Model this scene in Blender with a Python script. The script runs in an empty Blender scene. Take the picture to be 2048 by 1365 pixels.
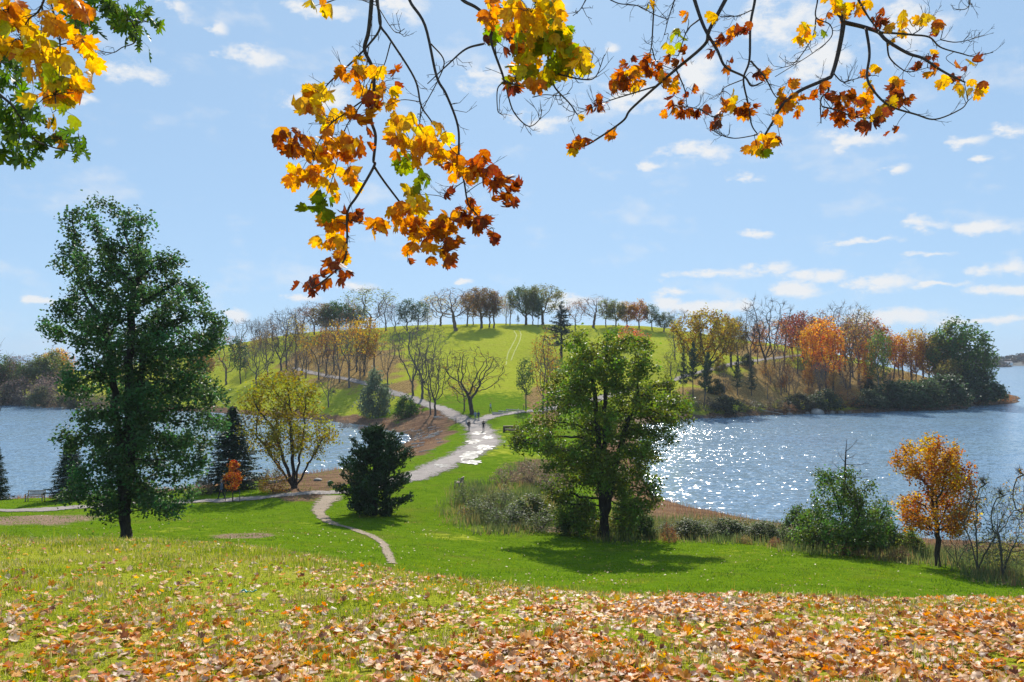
import bpy, bmesh, math, random
import numpy as np
from mathutils import Vector

# ------------------------------------------------------------------ camera, sky, sun, exposure
scene = bpy.context.scene
COL = scene.collection
F, CX, CY, HZ, ZC = 1650.0, 1024.0, 682.5, 705.0, 15.0      # focal length in photo pixels, horizon row, eye height over water
PITCH = math.atan((HZ - CY) / F)
cam_data = bpy.data.cameras.new('camera')
cam_data.sensor_width = 36.0
cam_data.lens = 36.0 * F / 2048.0
cam_data.clip_start = 0.05
cam_data.clip_end = 20000.0
cam = bpy.data.objects.new('camera', cam_data)
COL.objects.link(cam)
cam.location = (0, 0, ZC)
cam.rotation_euler = (math.pi / 2 + PITCH, 0, 0)
scene.camera = cam

SUN_EL, SUN_AZ = math.radians(36.0), math.radians(3.0)
scene.view_settings.view_transform = 'Standard'
scene.view_settings.look = 'None'
scene.view_settings.exposure = 0.42
scene.view_settings.gamma = 1.0
scene.view_settings.use_curve_mapping = False
scene.cycles.use_denoising = True
scene.cycles.max_bounces = 7
scene.cycles.diffuse_bounces = 3
scene.cycles.glossy_bounces = 3
scene.cycles.transmission_bounces = 4
scene.cycles.transparent_max_bounces = 6
scene.cycles.volume_bounces = 0
scene.cycles.sample_clamp_indirect = 6.0
scene.cycles.caustics_reflective = False
scene.cycles.caustics_refractive = False

sun_data = bpy.data.lights.new('sun', 'SUN')
sun_data.energy = 5.0
sun_data.angle = math.radians(0.53)
sun_data.color = (1.0, 0.95, 0.86)
sun = bpy.data.objects.new('sun', sun_data)
COL.objects.link(sun)
SDIR = Vector((math.sin(SUN_AZ) * math.cos(SUN_EL), math.cos(SUN_AZ) * math.cos(SUN_EL), math.sin(SUN_EL)))
sun.rotation_euler = SDIR.to_track_quat('Z', 'Y').to_euler()
sun.location = (20, 60, 90)

# clouds of the photograph as azimuth / elevation ellipses (photo pixels: x, y, half width, half height)
CLOUDS = [(510,112,48,17),(435,52,18,12),(345,15,36,12),(250,140,66,14),(170,200,20,7),(90,602,22,6),(700,570,42,9),(600,596,40,7),
 (930,560,18,5),(810,10,40,22),(650,22,70,12),(640,190,60,22),(1085,242,56,13),(985,150,60,22),(1225,95,16,8),(1400,140,45,38),
 (1290,185,90,24),(1570,40,80,36),(1640,115,80,30),(1830,45,60,38),(1405,300,74,16),(1712,278,56,17),(1500,356,32,9),(1797,335,22,9),
 (1520,472,30,6),(1300,330,30,7),(1940,282,32,9),(2030,262,26,10),(1965,315,18,5),(1868,456,32,15),(1955,458,58,12),(1745,482,52,6),
 (1862,508,36,5),(1545,535,42,14),(1430,550,95,9),(1640,552,60,12),(1765,565,56,14),(1600,582,60,12),(1880,570,48,5),(1350,585,40,9),
 (2010,540,52,13),(2015,580,56,10),(1380,612,150,13),(1800,630,74,18),(1990,642,60,5),(1150,604,60,13),(480,632,20,11)]

world = bpy.data.worlds.new('World')
scene.world = world
world.use_nodes = True
wt = world.node_tree
wt.nodes.clear()
def wn(t, **kw):
    n = wt.nodes.new(t)
    for k, v in kw.items():
        setattr(n, k, v)
    return n
def wl(a, b): wt.links.new(a, b)
def wmath(op, a, b=None, c=None):
    n = wn('ShaderNodeMath', operation=op)
    for i, v in enumerate((a, b, c)):
        if v is None: continue
        if isinstance(v, (int, float)): n.inputs[i].default_value = v
        else: wl(v, n.inputs[i])
    return n.outputs[0]
sky = wn('ShaderNodeTexSky')
sky.sky_type = 'NISHITA'
sky.sun_disc = False
sky.sun_elevation = SUN_EL
sky.sun_rotation = SUN_AZ
sky.altitude = 0
sky.air_density = 0.6
sky.dust_density = 0.2
sky.ozone_density = 3.0
geo = wn('ShaderNodeTexCoord')
sep = wn('ShaderNodeSeparateXYZ'); wl(geo.outputs['Generated'], sep.inputs[0])
az = wmath('ARCTAN2', sep.outputs[0], sep.outputs[1])
el = wmath('ARCSINE', sep.outputs[2])
comb = wn('ShaderNodeCombineXYZ'); wl(az, comb.inputs[0]); wl(el, comb.inputs[1])
def wnoise(scale, detail, rough, sx, sy):
    m = wn('ShaderNodeVectorMath', operation='MULTIPLY'); wl(comb.outputs[0], m.inputs[0]); m.inputs[1].default_value = (sx, sy, 1)
    n = wn('ShaderNodeTexNoise'); n.inputs['Scale'].default_value = scale; n.inputs['Detail'].default_value = detail; n.inputs['Roughness'].default_value = rough
    wl(m.outputs[0], n.inputs['Vector'])
    return n
n1 = wnoise(26, 5, 0.62, 1, 1.7)
n2 = wnoise(9, 3, 0.5, 1, 2.2)
# domain warp so the ellipses lose their outline
wsub = wn('ShaderNodeVectorMath', operation='SUBTRACT'); wl(n1.outputs['Color'], wsub.inputs[0]); wsub.inputs[1].default_value = (0.5, 0.5, 0.5)
wmul = wn('ShaderNodeVectorMath', operation='MULTIPLY'); wl(wsub.outputs[0], wmul.inputs[0]); wmul.inputs[1].default_value = (0.045, 0.02, 0)
wadd = wn('ShaderNodeVectorMath', operation='ADD'); wl(comb.outputs[0], wadd.inputs[0]); wl(wmul.outputs[0], wadd.inputs[1])
flat = wn('ShaderNodeVectorMath', operation='MULTIPLY'); wl(wadd.outputs[0], flat.inputs[0]); flat.inputs[1].default_value = (1, 1, 0)
dist = None
for (px, py, rx, ry) in CLOUDS:
    a0 = math.atan((px - CX) / F)
    e0 = math.atan((HZ - py) / math.hypot(F, px - CX))
    ra, re = 1.35 * rx / F, 1.5 * ry / F
    m = wn('ShaderNodeVectorMath', operation='MULTIPLY_ADD')
    wl(flat.outputs[0], m.inputs[0]); m.inputs[1].default_value = (1 / ra, 1 / re, 0); m.inputs[2].default_value = (-a0 / ra, -e0 / re, 0)
    l = wn('ShaderNodeVectorMath', operation='LENGTH'); wl(m.outputs[0], l.inputs[0])
    dist = l.outputs['Value'] if dist is None else wmath('MINIMUM', dist, l.outputs['Value'])
inner = wmath('SUBTRACT', 1.0, dist)
dens = wmath('ADD', wmath('MULTIPLY', inner, 1.0), wmath('MULTIPLY', wmath('SUBTRACT', n1.outputs['Fac'], 0.5), 3.0))
c1 = wn('ShaderNodeMapRange'); c1.interpolation_type = 'SMOOTHSTEP'; wl(dens, c1.inputs[0])
c1.inputs[1].default_value = 0.0; c1.inputs[2].default_value = 0.95; c1.inputs[3].default_value = 0; c1.inputs[4].default_value = 0.95
# thin veil of high cloud everywhere in the sky
c2 = wn('ShaderNodeMapRange'); c2.interpolation_type = 'SMOOTHSTEP'; wl(wmath('ADD', n2.outputs['Fac'], wmath('MULTIPLY', wmath('SUBTRACT', n1.outputs['Fac'], 0.5), 0.5)), c2.inputs[0])
c2.inputs[1].default_value = 0.52; c2.inputs[2].default_value = 0.8; c2.inputs[3].default_value = 0; c2.inputs[4].default_value = 0.45
cov = wmath('MAXIMUM', c1.outputs[0], c2.outputs[0])
hz = wn('ShaderNodeMapRange'); wl(sep.outputs[2], hz.inputs[0]); hz.inputs[1].default_value = -0.01; hz.inputs[2].default_value = 0.02
cov = wmath('MULTIPLY', cov, hz.outputs[0])
SKY_STRENGTH = 0.1
CLOUD_RADIANCE = (6.6, 6.7, 6.8, 1)
# the camera's tone curve held the sky in a narrow range: compress it evenly over the whole dome
sgam = wn('ShaderNodeGamma'); wl(sky.outputs[0], sgam.inputs[0]); sgam.inputs[1].default_value = 0.22
stint = wn('ShaderNodeVectorMath', operation='MULTIPLY'); wl(sgam.outputs[0], stint.inputs[0]); stint.inputs[1].default_value = (2.5, 3.45, 4.45)
mix = wn('ShaderNodeMix', data_type='RGBA'); wl(cov, mix.inputs[0]); wl(stint.outputs[0], mix.inputs[6]); mix.inputs[7].default_value = CLOUD_RADIANCE
bg = wn('ShaderNodeBackground'); wl(mix.outputs[2], bg.inputs[0]); bg.inputs[1].default_value = SKY_STRENGTH
world.cycles.sampling_method = 'MANUAL'; world.cycles.sample_map_resolution = 256
wo = wn('ShaderNodeOutputWorld'); wl(bg.outputs[0], wo.inputs[0])

rng = np.random.default_rng(7)
random.seed(7)

# ------------------------------------------------------------------ helpers
def tag(o, label=None, cat=None, group=None, kind=None):
    if label: o['label'] = label
    if cat: o['category'] = cat
    if group: o['group'] = group
    if kind: o['kind'] = kind
    return o

def empty(name, loc, label, cat, group=None, rz=0.0, scale=(1, 1, 1)):
    o = bpy.data.objects.new(name, None)
    COL.objects.link(o)
    o.location = loc; o.rotation_euler = (0, 0, rz); o.scale = scale
    o.empty_display_size = 0.3
    return tag(o, label, cat, group)

def link(name, mesh, parent=None, loc=(0, 0, 0)):
    o = bpy.data.objects.new(name, mesh)
    COL.objects.link(o)
    o.location = loc
    if parent is not None: o.parent = parent
    return o

def make_mesh(name, verts, faces, mat=None, tint=None, smooth=False, attrs=None):
    """verts (N,3); faces: one (M,k) array or a list of them; tint: per-vertex float."""
    verts = np.asarray(verts, np.float32)
    if not isinstance(faces, list): faces = [faces]
    faces = [np.asarray(f, np.int32) for f in faces if len(f)]
    me = bpy.data.meshes.new(name)
    me.vertices.add(len(verts)); me.vertices.foreach_set('co', verts.ravel())
    loops = np.concatenate([f.ravel() for f in faces])
    sizes = np.concatenate([np.full(len(f), f.shape[1], np.int32) for f in faces])
    starts = np.concatenate([[0], np.cumsum(sizes)[:-1]]).astype(np.int32)
    me.loops.add(len(loops)); me.loops.foreach_set('vertex_index', loops)
    me.polygons.add(len(sizes)); me.polygons.foreach_set('loop_start', starts)
    me.update(calc_edges=True)
    if smooth: me.polygons.foreach_set('use_smooth', np.ones(len(sizes), bool))
    if tint is not None:
        a = me.attributes.new('tint', 'FLOAT', 'POINT'); a.data.foreach_set('value', np.asarray(tint, np.float32))
    for k, v in (attrs or {}).items():
        a = me.attributes.new(k, 'FLOAT', 'POINT'); a.data.foreach_set('value', np.asarray(v, np.float32))
    if mat: me.materials.append(mat)
    return me

class MB:
    """collects pieces of one mesh"""
    def __init__(s): s.v = []; s.f = {}; s.n = 0; s.t = []
    def add(s, v, faces, tint=None):
        v = np.asarray(v, float)
        for f in (faces if isinstance(faces, list) else [faces]):
            f = np.asarray(f, int)
            if len(f): s.f.setdefault(f.shape[1], []).append(f + s.n)
        s.v.append(v); s.n += len(v)
        s.t.append(np.full(len(v), 0.5) if tint is None else np.broadcast_to(np.asarray(tint, float), (len(v),)))
        return s
    def box(s, c, size, rz=0.0, rx=0.0, taper=1.0):
        x, y, z = np.asarray(size) / 2.0
        v = np.array([(-x,-y,-z),(x,-y,-z),(x,y,-z),(-x,y,-z),(-x*taper,-y*taper,z),(x*taper,-y*taper,z),(x*taper,y*taper,z),(-x*taper,y*taper,z)])
        if rx:
            ca, sa = math.cos(rx), math.sin(rx); v = np.stack([v[:,0], v[:,1]*ca - v[:,2]*sa, v[:,1]*sa + v[:,2]*ca], 1)
        ca, sa = math.cos(rz), math.sin(rz)
        v = np.stack([v[:,0]*ca - v[:,1]*sa, v[:,0]*sa + v[:,1]*ca, v[:,2]], 1) + np.asarray(c)
        return s.add(v, np.array([(0,3,2,1),(4,5,6,7),(0,1,5,4),(1,2,6,5),(2,3,7,6),(3,0,4,7)]))
    def tube(s, pts, rad, k=6, cap=True, tint=None):
        pts = np.asarray(pts, float); n = len(pts)
        rad = np.broadcast_to(np.asarray(rad, float), (n,))
        t = np.gradient(pts, axis=0); t /= np.linalg.norm(t, axis=1)[:, None] + 1e-9
        ref = np.array([0, 0, 1.0]) if abs(t[:, 2]).mean() < 0.8 else np.array([1.0, 0, 0])
        u = np.cross(t, ref); u /= np.linalg.norm(u, axis=1)[:, None] + 1e-9
        w = np.cross(t, u)
        a = np.arange(k) / k * 2 * math.pi
        ring = pts[:, None] + rad[:, None, None] * (np.cos(a)[None, :, None] * u[:, None] + np.sin(a)[None, :, None] * w[:, None])
        v = ring.reshape(-1, 3)
        i = np.arange(n - 1)[:, None] * k; j = np.arange(k)[None]
        j2 = (j + 1) % k
        q = np.stack([i + j, i + j2, i + k + j2, i + k + j], -1).reshape(-1, 4)
        fs = [q]
        if cap:
            v = np.vstack([v, pts[-1:], pts[:1]])
            jj = np.arange(k); b = (n - 1) * k
            fs.append(np.stack([b + jj, b + (jj + 1) % k, np.full(k, n * k)], 1))
            fs.append(np.stack([(jj + 1) % k, jj, np.full(k, n * k + 1)], 1))
        return s.add(v, fs, tint)
    def mesh(s, name, mat=None, smooth=False):
        return make_mesh(name, np.vstack(s.v), [np.vstack(f) for f in s.f.values()], mat, np.concatenate(s.t), smooth)

def wave(x, y, scale, seed, octv=3):
    """cheap smooth noise about -1..1 from summed sines"""
    r = np.random.default_rng(seed); out = np.zeros(np.broadcast(x, y).shape); amp = 1.0; tot = 0
    for o in range(octv):
        for k in range(4):
            a = r.uniform(0, 2 * math.pi); fq = 2 * math.pi / (scale / 2 ** o) * r.uniform(0.7, 1.3)
            out = out + amp * np.sin((x * math.cos(a) + y * math.sin(a)) * fq + r.uniform(0, 6.28)) * 0.5
        tot += amp; amp *= 0.55
    return out / tot
def wave3(p, scale, seed):
    r = np.random.default_rng(seed); out = np.zeros(len(p))
    for k in range(7):
        d = r.normal(size=3); d /= np.linalg.norm(d)
        out += np.sin(p @ d * (2 * math.pi / scale * r.uniform(0.7, 1.4)) + r.uniform(0, 6.28))
    return out / 3.0

# ------------------------------------------------------------------ materials
def nt(name):
    m = bpy.data.materials.new(name); m.use_nodes = True; t = m.node_tree; t.nodes.clear(); return m, t
class NT:
    def __init__(s, name): s.m, s.t = nt(name); s.out = s.n('ShaderNodeOutputMaterial')
    def n(s, ty, **kw):
        x = s.t.nodes.new(ty)
        for k, v in kw.items(): setattr(x, k, v)
        return x
    def l(s, a, b): s.t.links.new(a, b)
    def setin(s, node, i, v):
        if v is None: return
        if isinstance(v, bpy.types.NodeSocket): s.l(v, node.inputs[i])
        else: node.inputs[i].default_value = v
    def math(s, op, a, b=None, clamp=False):
        x = s.n('ShaderNodeMath', operation=op, use_clamp=clamp); s.setin(x, 0, a); s.setin(x, 1, b); return x.outputs[0]
    def mix(s, f, a, b, mode='MIX'):
        x = s.n('ShaderNodeMix', data_type='RGBA', blend_type=mode); s.setin(x, 0, f)
        s.setin(x, 6, (*a, 1) if isinstance(a, tuple) and len(a) == 3 else a); s.setin(x, 7, (*b, 1) if isinstance(b, tuple) and len(b) == 3 else b); return x.outputs[2]
    def coord(s, which='Object'): return s.n('ShaderNodeTexCoord').outputs[which]
    def pos(s): return s.n('ShaderNodeNewGeometry').outputs['Position']
    def noise(s, vec, scale, detail=3, rough=0.55, stretch=None):
        if stretch:
            v = s.n('ShaderNodeVectorMath', operation='MULTIPLY'); s.l(vec, v.inputs[0]); v.inputs[1].default_value = stretch; vec = v.outputs[0]
        x = s.n('ShaderNodeTexNoise'); s.l(vec, x.inputs['Vector']); x.inputs['Scale'].default_value = scale
        x.inputs['Detail'].default_value = detail; x.inputs['Roughness'].default_value = rough; return x.outputs['Fac']
    def ramp(s, f, lo, hi, a=0.0, b=1.0, smooth=True):
        x = s.n('ShaderNodeMapRange'); x.interpolation_type = 'SMOOTHSTEP' if smooth else 'LINEAR'; s.setin(x, 0, f)
        for i, v in zip((1, 2, 3, 4), (lo, hi, a, b)): x.inputs[i].default_value = v
        return x.outputs[0]
    def attr(s, name): return s.n('ShaderNodeAttribute', attribute_name=name).outputs['Fac']
    def hsv(s, c, h=0.5, sat=1.0, v=1.0):
        x = s.n('ShaderNodeHueSaturation'); s.setin(x, 0, h); s.setin(x, 1, sat); s.setin(x, 2, v); s.setin(x, 4, c); return x.outputs[0]
    def bump(s, h, strength, dist):
        x = s.n('ShaderNodeBump'); x.inputs['Strength'].default_value = strength; x.inputs['Distance'].default_value = dist; s.l(h, x.inputs['Height']); return x.outputs[0]
    def princ(s, col, rough=0.8, spec=0.3, normal=None, metal=0.0):
        b = s.n('ShaderNodeBsdfPrincipled'); s.setin(b, 'Base Color', (*col, 1) if isinstance(col, tuple) and len(col) == 3 else col)
        s.setin(b, 'Roughness', rough); b.inputs['Specular IOR Level'].default_value = spec; b.inputs['Metallic'].default_value = metal
        if normal is not None: s.l(normal, b.inputs['Normal'])
        return b.outputs[0]
    def done(s, sh): s.l(sh, s.out.inputs[0]); return s.m

def leaf_shader(T, col, trans=0.45, rough=0.45, spec=0.35, tsat=1.15, tval=1.25, normal=None):
    d = T.princ(col, rough, spec, normal)
    tr = T.n('ShaderNodeBsdfTranslucent'); T.l(T.hsv(col, 0.5, tsat, tval), tr.inputs[0])
    m = T.n('ShaderNodeMixShader'); m.inputs[0].default_value = trans; T.l(d, m.inputs[1]); T.l(tr.outputs[0], m.inputs[2])
    return m.outputs[0]

def foliage_material(name, trans=0.45, huevar=0.045, valvar=0.7, rough=0.45, spec=0.35):
    """colour comes from the object colour, each leaf shifted by its own tint"""
    T = NT(name)
    col = T.n('ShaderNodeObjectInfo').outputs['Color']
    t = T.attr('tint')
    h = T.math('ADD', T.math('MULTIPLY', T.math('SUBTRACT', t, 0.5), huevar * 2), 0.5)
    v = T.math('ADD', T.math('MULTIPLY', t, valvar), 1.0 - valvar / 2)
    return T.done(leaf_shader(T, T.hsv(col, h, 1.0, v), trans, rough, spec))

def bark_material(name, scale=8.0):
    T = NT(name)
    p = T.coord('Object')
    n = T.noise(p, scale, 4, 0.65, (1, 1, 0.25))
    col = T.n('ShaderNodeObjectInfo').outputs['Color']
    c = T.mix(T.ramp(n, 0.3, 0.7), T.hsv(col, 0.5, 1, 0.55), T.hsv(col, 0.5, 0.9, 1.5))
    return T.done(T.princ(c, 0.9, 0.15, T.bump(n, 0.8, 0.05)))

M = {}
M['leaf'] = foliage_material('tree_leaves', 0.55, 0.05, 0.8, 0.55, 0.25)
M['leaf_glossy'] = foliage_material('oak_leaves', 0.5, 0.05, 1.0, 0.5, 0.35)
M['needle'] = foliage_material('needles', 0.15, 0.03, 0.8, 0.6, 0.25)
M['bark'] = bark_material('bark')

def simple(name, col, rough=0.8, spec=0.3, var=0.25, scale=6.0, bump=0.3):
    T = NT(name); p = T.coord('Object'); n = T.noise(p, scale, 4, 0.6)
    c = T.mix(T.ramp(n, 0.3, 0.7), tuple(x * (1 - var) for x in col), tuple(min(1, x * (1 + var)) for x in col))
    return T.done(T.princ(c, rough, spec, T.bump(n, bump, 0.02)))

# ------------------------------------------------------------------ terrain
# heights over the water: (photo column, distance in metres, height)
def row(px, pairs): return [(px, d, z) for d, z in pairs]
CTRL = []
CTRL += row(120, [(5.5,12.8),(8,12.45),(12,11.85),(18,10.85),(22,9.8),(30,7.3),(42,5.3),(50,4.0),(62,2.8),(67,2.3),(78,1.3),(85,0.0),(91,-1.2)])
CTRL += row(500, [(5.5,12.8),(8,12.45),(12,11.85),(18,10.8),(22,9.6),(30,7.2),(42,5.2),(50,3.95),(62,2.8),(71,2.3),(84,1.5),(97,0.0),(104,-1.0)])
CTRL += row(800, [(5.5,12.8),(8,12.4),(11,11.9),(14,11.3),(20,9.2),(30,6.6),(42,4.6),(52,3.4),(64,2.5),(84,2.2),(100,2.0)])
CTRL += row(1100,[(5.5,12.8),(8,12.4),(11,11.8),(14,10.9),(20,8.8),(30,6.2),(42,4.0),(52,2.7),(60,2.1),(75,1.8),(85,1.5)])
CTRL += row(1400,[(5.5,12.8),(8,12.4),(11,11.75),(14,10.7),(20,8.6),(26,6.9),(32,5.7),(44,3.7),(56,2.1),(64,1.3),(72,0.7),(79.5,0.0),(84,-0.9)])
CTRL += row(1700,[(5.5,12.8),(8,12.4),(11,11.7),(14,10.5),(20,8.4),(26,6.8),(32,5.6),(44,3.7),(50,2.7),(60,1.1),(70,0.0),(76,-1.0)])
CTRL += row(2000,[(5.5,12.8),(8,12.4),(11,11.65),(14,10.4),(20,8.3),(26,6.7),(32,5.5),(40,4.0),(48,2.7),(57,1.0),(65,0.0),(71,-1.0)])
CTRL += [(-500,6,12.8),(-500,20,10.6),(-500,45,5.2),(-500,67,2.4),(-500,88,-0.2),(2600,6,12.8),(2600,20,8.6),(2600,40,4.2),(2600,62,0.0),(2600,72,-1.2)]
CTRL += [(1024,1.5,13.2),(-800,3,13.2),(2800,3,13.2)]
# isthmus and its two shores
CTRL += [(1300,88,0.0),(1330,84,0.0),(1290,110,-0.2),(1283,140,-0.1),(1262,166,0.0),(1330,178,0.0),(1340,120,-1.2),(1380,150,-1.5),(1340,100,-1.0),
         (1230,92,1.1),(1200,110,1.3),(1180,140,1.7),(1130,100,1.8),(1050,110,2.1),(980,122,2.0),(900,104,2.0),(960,140,2.2),(1100,150,2.3),(1200,165,1.6),
         (640,103,0.0),(700,107,0.0),(760,116,0.0),(805,130,0.0),(822,141,0.0),(812,152,0.0),(760,162,0.0),(680,176,0.0),(600,187,0.0),(500,198,0.0),(420,206,0.0),(280,215,0.0),(130,226,0.0),(0,248,0.0),
         (740,130,-0.8),(780,141,-0.5),(690,150,-1.2),(600,150,-1.6),(400,150,-2),(200,150,-2),(0,150,-2.2),(-300,160,-2.2),(-300,110,-1.8),(200,110,-1.8),(450,125,-1.5),
         (870,125,1.2),(880,141,1.5),(860,155,1.3),(790,172,1.3),(700,186,1.3),(910,118,2.1),(-400,290,0.2),(-800,170,-2)]
# left far shore and woods
CTRL += [(130,240,1.6),(0,262,1.8),(60,300,3.0),(280,232,2.0),(280,290,9.5),(-300,330,4.0),(420,225,2.8),(130,340,6)]
# main hill
CTRL += [(945,160,3.05),(870,166,3.1),(1050,166,3.2),(950,215,10.4),(950,255,17.3),(950,285,22.6),(950,310,25.3),(950,335,26.0),(950,400,17),(950,480,4),
         (650,202,4.8),(620,235,9.3),(620,270,15.2),(700,300,21.8),(560,310,21.0),(500,315,19.2),(440,320,17.5),(440,250,6.0),(640,315,23.0),(500,240,6.5),(560,420,10),(300,420,6),
         (800,192,5.0),(800,235,12.5),(800,290,22.5),(800,320,25.0),
         (1100,215,9.6),(1100,255,16.8),(1100,310,25.3),(1200,290,22.5),(1200,315,25.2),(1200,240,12.5),(1200,190,5.2),
         (1310,215,6.6),(1400,228,9.5),(1480,240,11.9),(1600,262,13.9),(1500,264,15.4),(1400,285,19.2),(1320,315,24.4),(1440,320,20.5),(1600,290,16.6),(1700,277,13.0),(1800,266,8.8),(1880,262,5.6),
         (1600,234,7.6),(1500,220,7.0),(1700,238,7.0),(1800,240,5.8),(1600,330,15),(1750,320,9),(1850,310,4),(1950,275,3.0),
         (1390,187,0.0),(1400,196,3.7),(1500,195.5,0.0),(1500,205,3.4),(1630,201.5,0.0),(1640,213,3.7),(1800,211.5,0.0),(1800,223,3.4),(1950,231.5,0.0),(1940,243,2.4),(2034,260,0.0),(2000,262,1.2),
         (1420,178,-1.2),(1600,185,-1.6),(1800,195,-1.6),(1990,215,-1.6),(2080,245,-1.2),(2090,275,-1.2),(2000,300,0.2),(2040,320,-1.2),(1960,380,-1.6),(1800,400,-1.2),(1600,450,-1.5),(1500,120,-2.2),(1800,120,-2.2),(2200,140,-2.2),(2300,300,-2.5),
         (1400,480,-1),(950,560,-2),(400,560,-2),(-200,480,-2),(-500,700,-3),(1000,800,-3),(2300,700,-3),(1600,700,-3)]
for th_deg in (70, 110, 150, 180, -70, -110, -150):                    # the knoll behind the photographer
    for d_, z_ in ((3, 13.4), (20, 12.0), (60, 4.0), (150, -2.0), (600, -3.0)):
        CTRL.append((None, d_, z_, math.radians(th_deg)))
def lp(X, Y):
    return np.arctan2(X, Y), np.log(np.hypot(X, Y) + 2.0)
_pts, _z = [], []
for c in CTRL:
    if c[0] is None: X_, Y_ = c[1] * math.sin(c[3]), c[1] * math.cos(c[3])
    else: X_, Y_ = (c[0] - CX) / F * c[1], c[1]
    a_, b_ = lp(np.float64(X_), np.float64(Y_)); _pts.append((a_, b_)); _z.append(c[2])
_pts = np.array(_pts); _z = np.array(_z)
def _phi(r2): return np.where(r2 > 1e-12, 0.5 * r2 * np.log(np.maximum(r2, 1e-12)), 0.0)
_n = len(_pts)
_A = np.zeros((_n + 3, _n + 3))
_A[:_n, :_n] = _phi(((_pts[:, None] - _pts[None]) ** 2).sum(-1)) + np.eye(_n) * 2e-5
_A[:_n, _n] = 1; _A[:_n, _n + 1:] = _pts; _A[_n, :_n] = 1; _A[_n + 1:, :_n] = _pts.T
_w = np.linalg.solve(_A, np.concatenate([_z, np.zeros(3)]))
def H(X, Y):
    X = np.atleast_1d(np.asarray(X, float)); Y = np.atleast_1d(np.asarray(Y, float))
    sh = X.shape; X = X.ravel(); Y = Y.ravel(); out = np.empty(len(X))
    for i in range(0, len(X), 20000):
        a, b = lp(X[i:i+20000], Y[i:i+20000]); q = np.stack([a, b], 1)
        r2 = (q[:, None, 0] - _pts[None, :, 0]) ** 2 + (q[:, None, 1] - _pts[None, :, 1]) ** 2
        out[i:i+20000] = _phi(r2) @ _w[:_n] + _w[_n] + q @ _w[_n + 1:]
    d = np.hypot(X, Y)
    out += 0.035 * wave(X, Y, 2.6, 3) * np.clip(1.2 - d / 40, 0, 1) + 0.08 * wave(X, Y, 11, 4) * np.clip(d / 30, 0.1, 1) + 0.35 * wave(X, Y, 45, 5) * np.clip((d - 150) / 80, 0, 1) * np.clip(out / 3, 0, 1)
    return np.clip(out, -4, 40).reshape(sh)
_dd = 3.0 * 1.006 ** np.arange(900)
def ray(px, py, d):
    """world point at distance d (along +Y) seen at a photo pixel"""
    u = (px - CX) / F; v = (CY - py) / F
    c, s = math.cos(PITCH), math.sin(PITCH)
    yy = c - v * s; zz = s + v * c
    return np.array([u / yy * d, d, ZC + zz / yy * d])
def gp(px, py, dmin=3.0):
    """first point of the ground under a photo pixel"""
    u = (px - CX) / F; v = (CY - py) / F; c, s = math.cos(PITCH), math.sin(PITCH)
    yy = c - v * s; zz = s + v * c
    d = _dd[_dd >= dmin]; X = u / yy * d; Zr = ZC + zz / yy * d
    h = H(X, d); k = np.argmax(Zr <= h)
    if not (Zr <= h).any(): k = np.argmin(Zr - h)
    elif k > 0:
        g0, g1 = (Zr - h)[k - 1], (Zr - h)[k]; t = g0 / (g0 - g1 + 1e-9); dk = d[k - 1] + t * (d[k] - d[k - 1])
        return np.array([u / yy * dk, dk, float(H(u / yy * dk, dk)[0])])
    return np.array([X[k], d[k], h[k]])
def colpt(px, d):
    X = (px - CX) / F * d
    return np.array([X, d, float(H(X, d)[0])])

th = np.concatenate([np.linspace(-math.pi, -0.72, 40, endpoint=False), np.linspace(-0.72, 0.72, 640), np.linspace(0.72, math.pi, 41)[1:]])
rr = np.concatenate([[0.6, 1.2, 1.9, 2.6], np.exp(np.linspace(math.log(3.2), math.log(640), 300)), [900]])
TH, RR = np.meshgrid(th, rr)
GX, GY = RR * np.sin(TH), RR * np.cos(TH)
GZ = H(GX, GY)
nr, nc = GX.shape
gv = np.stack([GX, GY, GZ], -1).reshape(-1, 3)
ii, jj = np.meshgrid(np.arange(nr - 1), np.arange(nc - 1), indexing='ij')
gq = np.stack([ii * nc + jj, ii * nc + jj + 1, (ii + 1) * nc + jj + 1, (ii + 1) * nc + jj], -1).reshape(-1, 4)
gv = np.vstack([gv, [[0, 0, float(H(0, 0.3)[0])]]])
jj = np.arange(nc - 1)
gt = np.stack([jj + 1, jj, np.full(nc - 1, nr * nc)], 1)
# what grows where: soft brushes placed on the ground in log-polar space
LPX, LPY = lp(gv[:, 0], gv[:, 1])
def brush(spots, soft=0.35):
    m = np.zeros(len(gv))
    jit = 0.25 * wave(gv[:, 0], gv[:, 1], 9, 21)
    for (px, py, rx, ry) in spots:          # centre and half sizes in photo pixels on the ground
        c = gp(px, py); e = gp(px, py + ry); e2 = gp(px, py - ry)
        a0, b0 = lp(c[0], c[1]); ra = rx / F; rb = max(abs(math.log(e2[1] / e[1])) / 2, 0.01)
        q = np.sqrt(((LPX - a0) / ra) ** 2 + ((LPY - b0) / rb) ** 2) + jit
        m = np.maximum(m, np.clip((1 + soft - q) / (2 * soft), 0, 1))
    return m
zz_, dd_ = gv[:, 2], np.hypot(gv[:, 0], gv[:, 1])
wv = wave(gv[:, 0], gv[:, 1], 14, 31)
sm = lambda x, a, b: np.clip((x - a) / (b - a), 0, 1) ** 2 * (3 - 2 * np.clip((x - a) / (b - a), 0, 1))
m_dry = 0.85 * (1 - sm(dd_, 14, 26)) + 0.85 * sm(dd_, 165, 200)
m_dry = np.maximum(m_dry, brush([(1050,940,70,60),(1000,905,60,30),(1000,870,40,14),(1500,1082,170,14),(1350,1072,60,12),(1800,1110,120,18),(1480,1104,90,9),(1250,1100,60,8),(900,1075,80,10),(620,1050,60,8),(350,1060,70,9),(1000,1060,90,14),(450,1075,110,8),(560,800,160,60)], 0.6) * 0.42)
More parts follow.
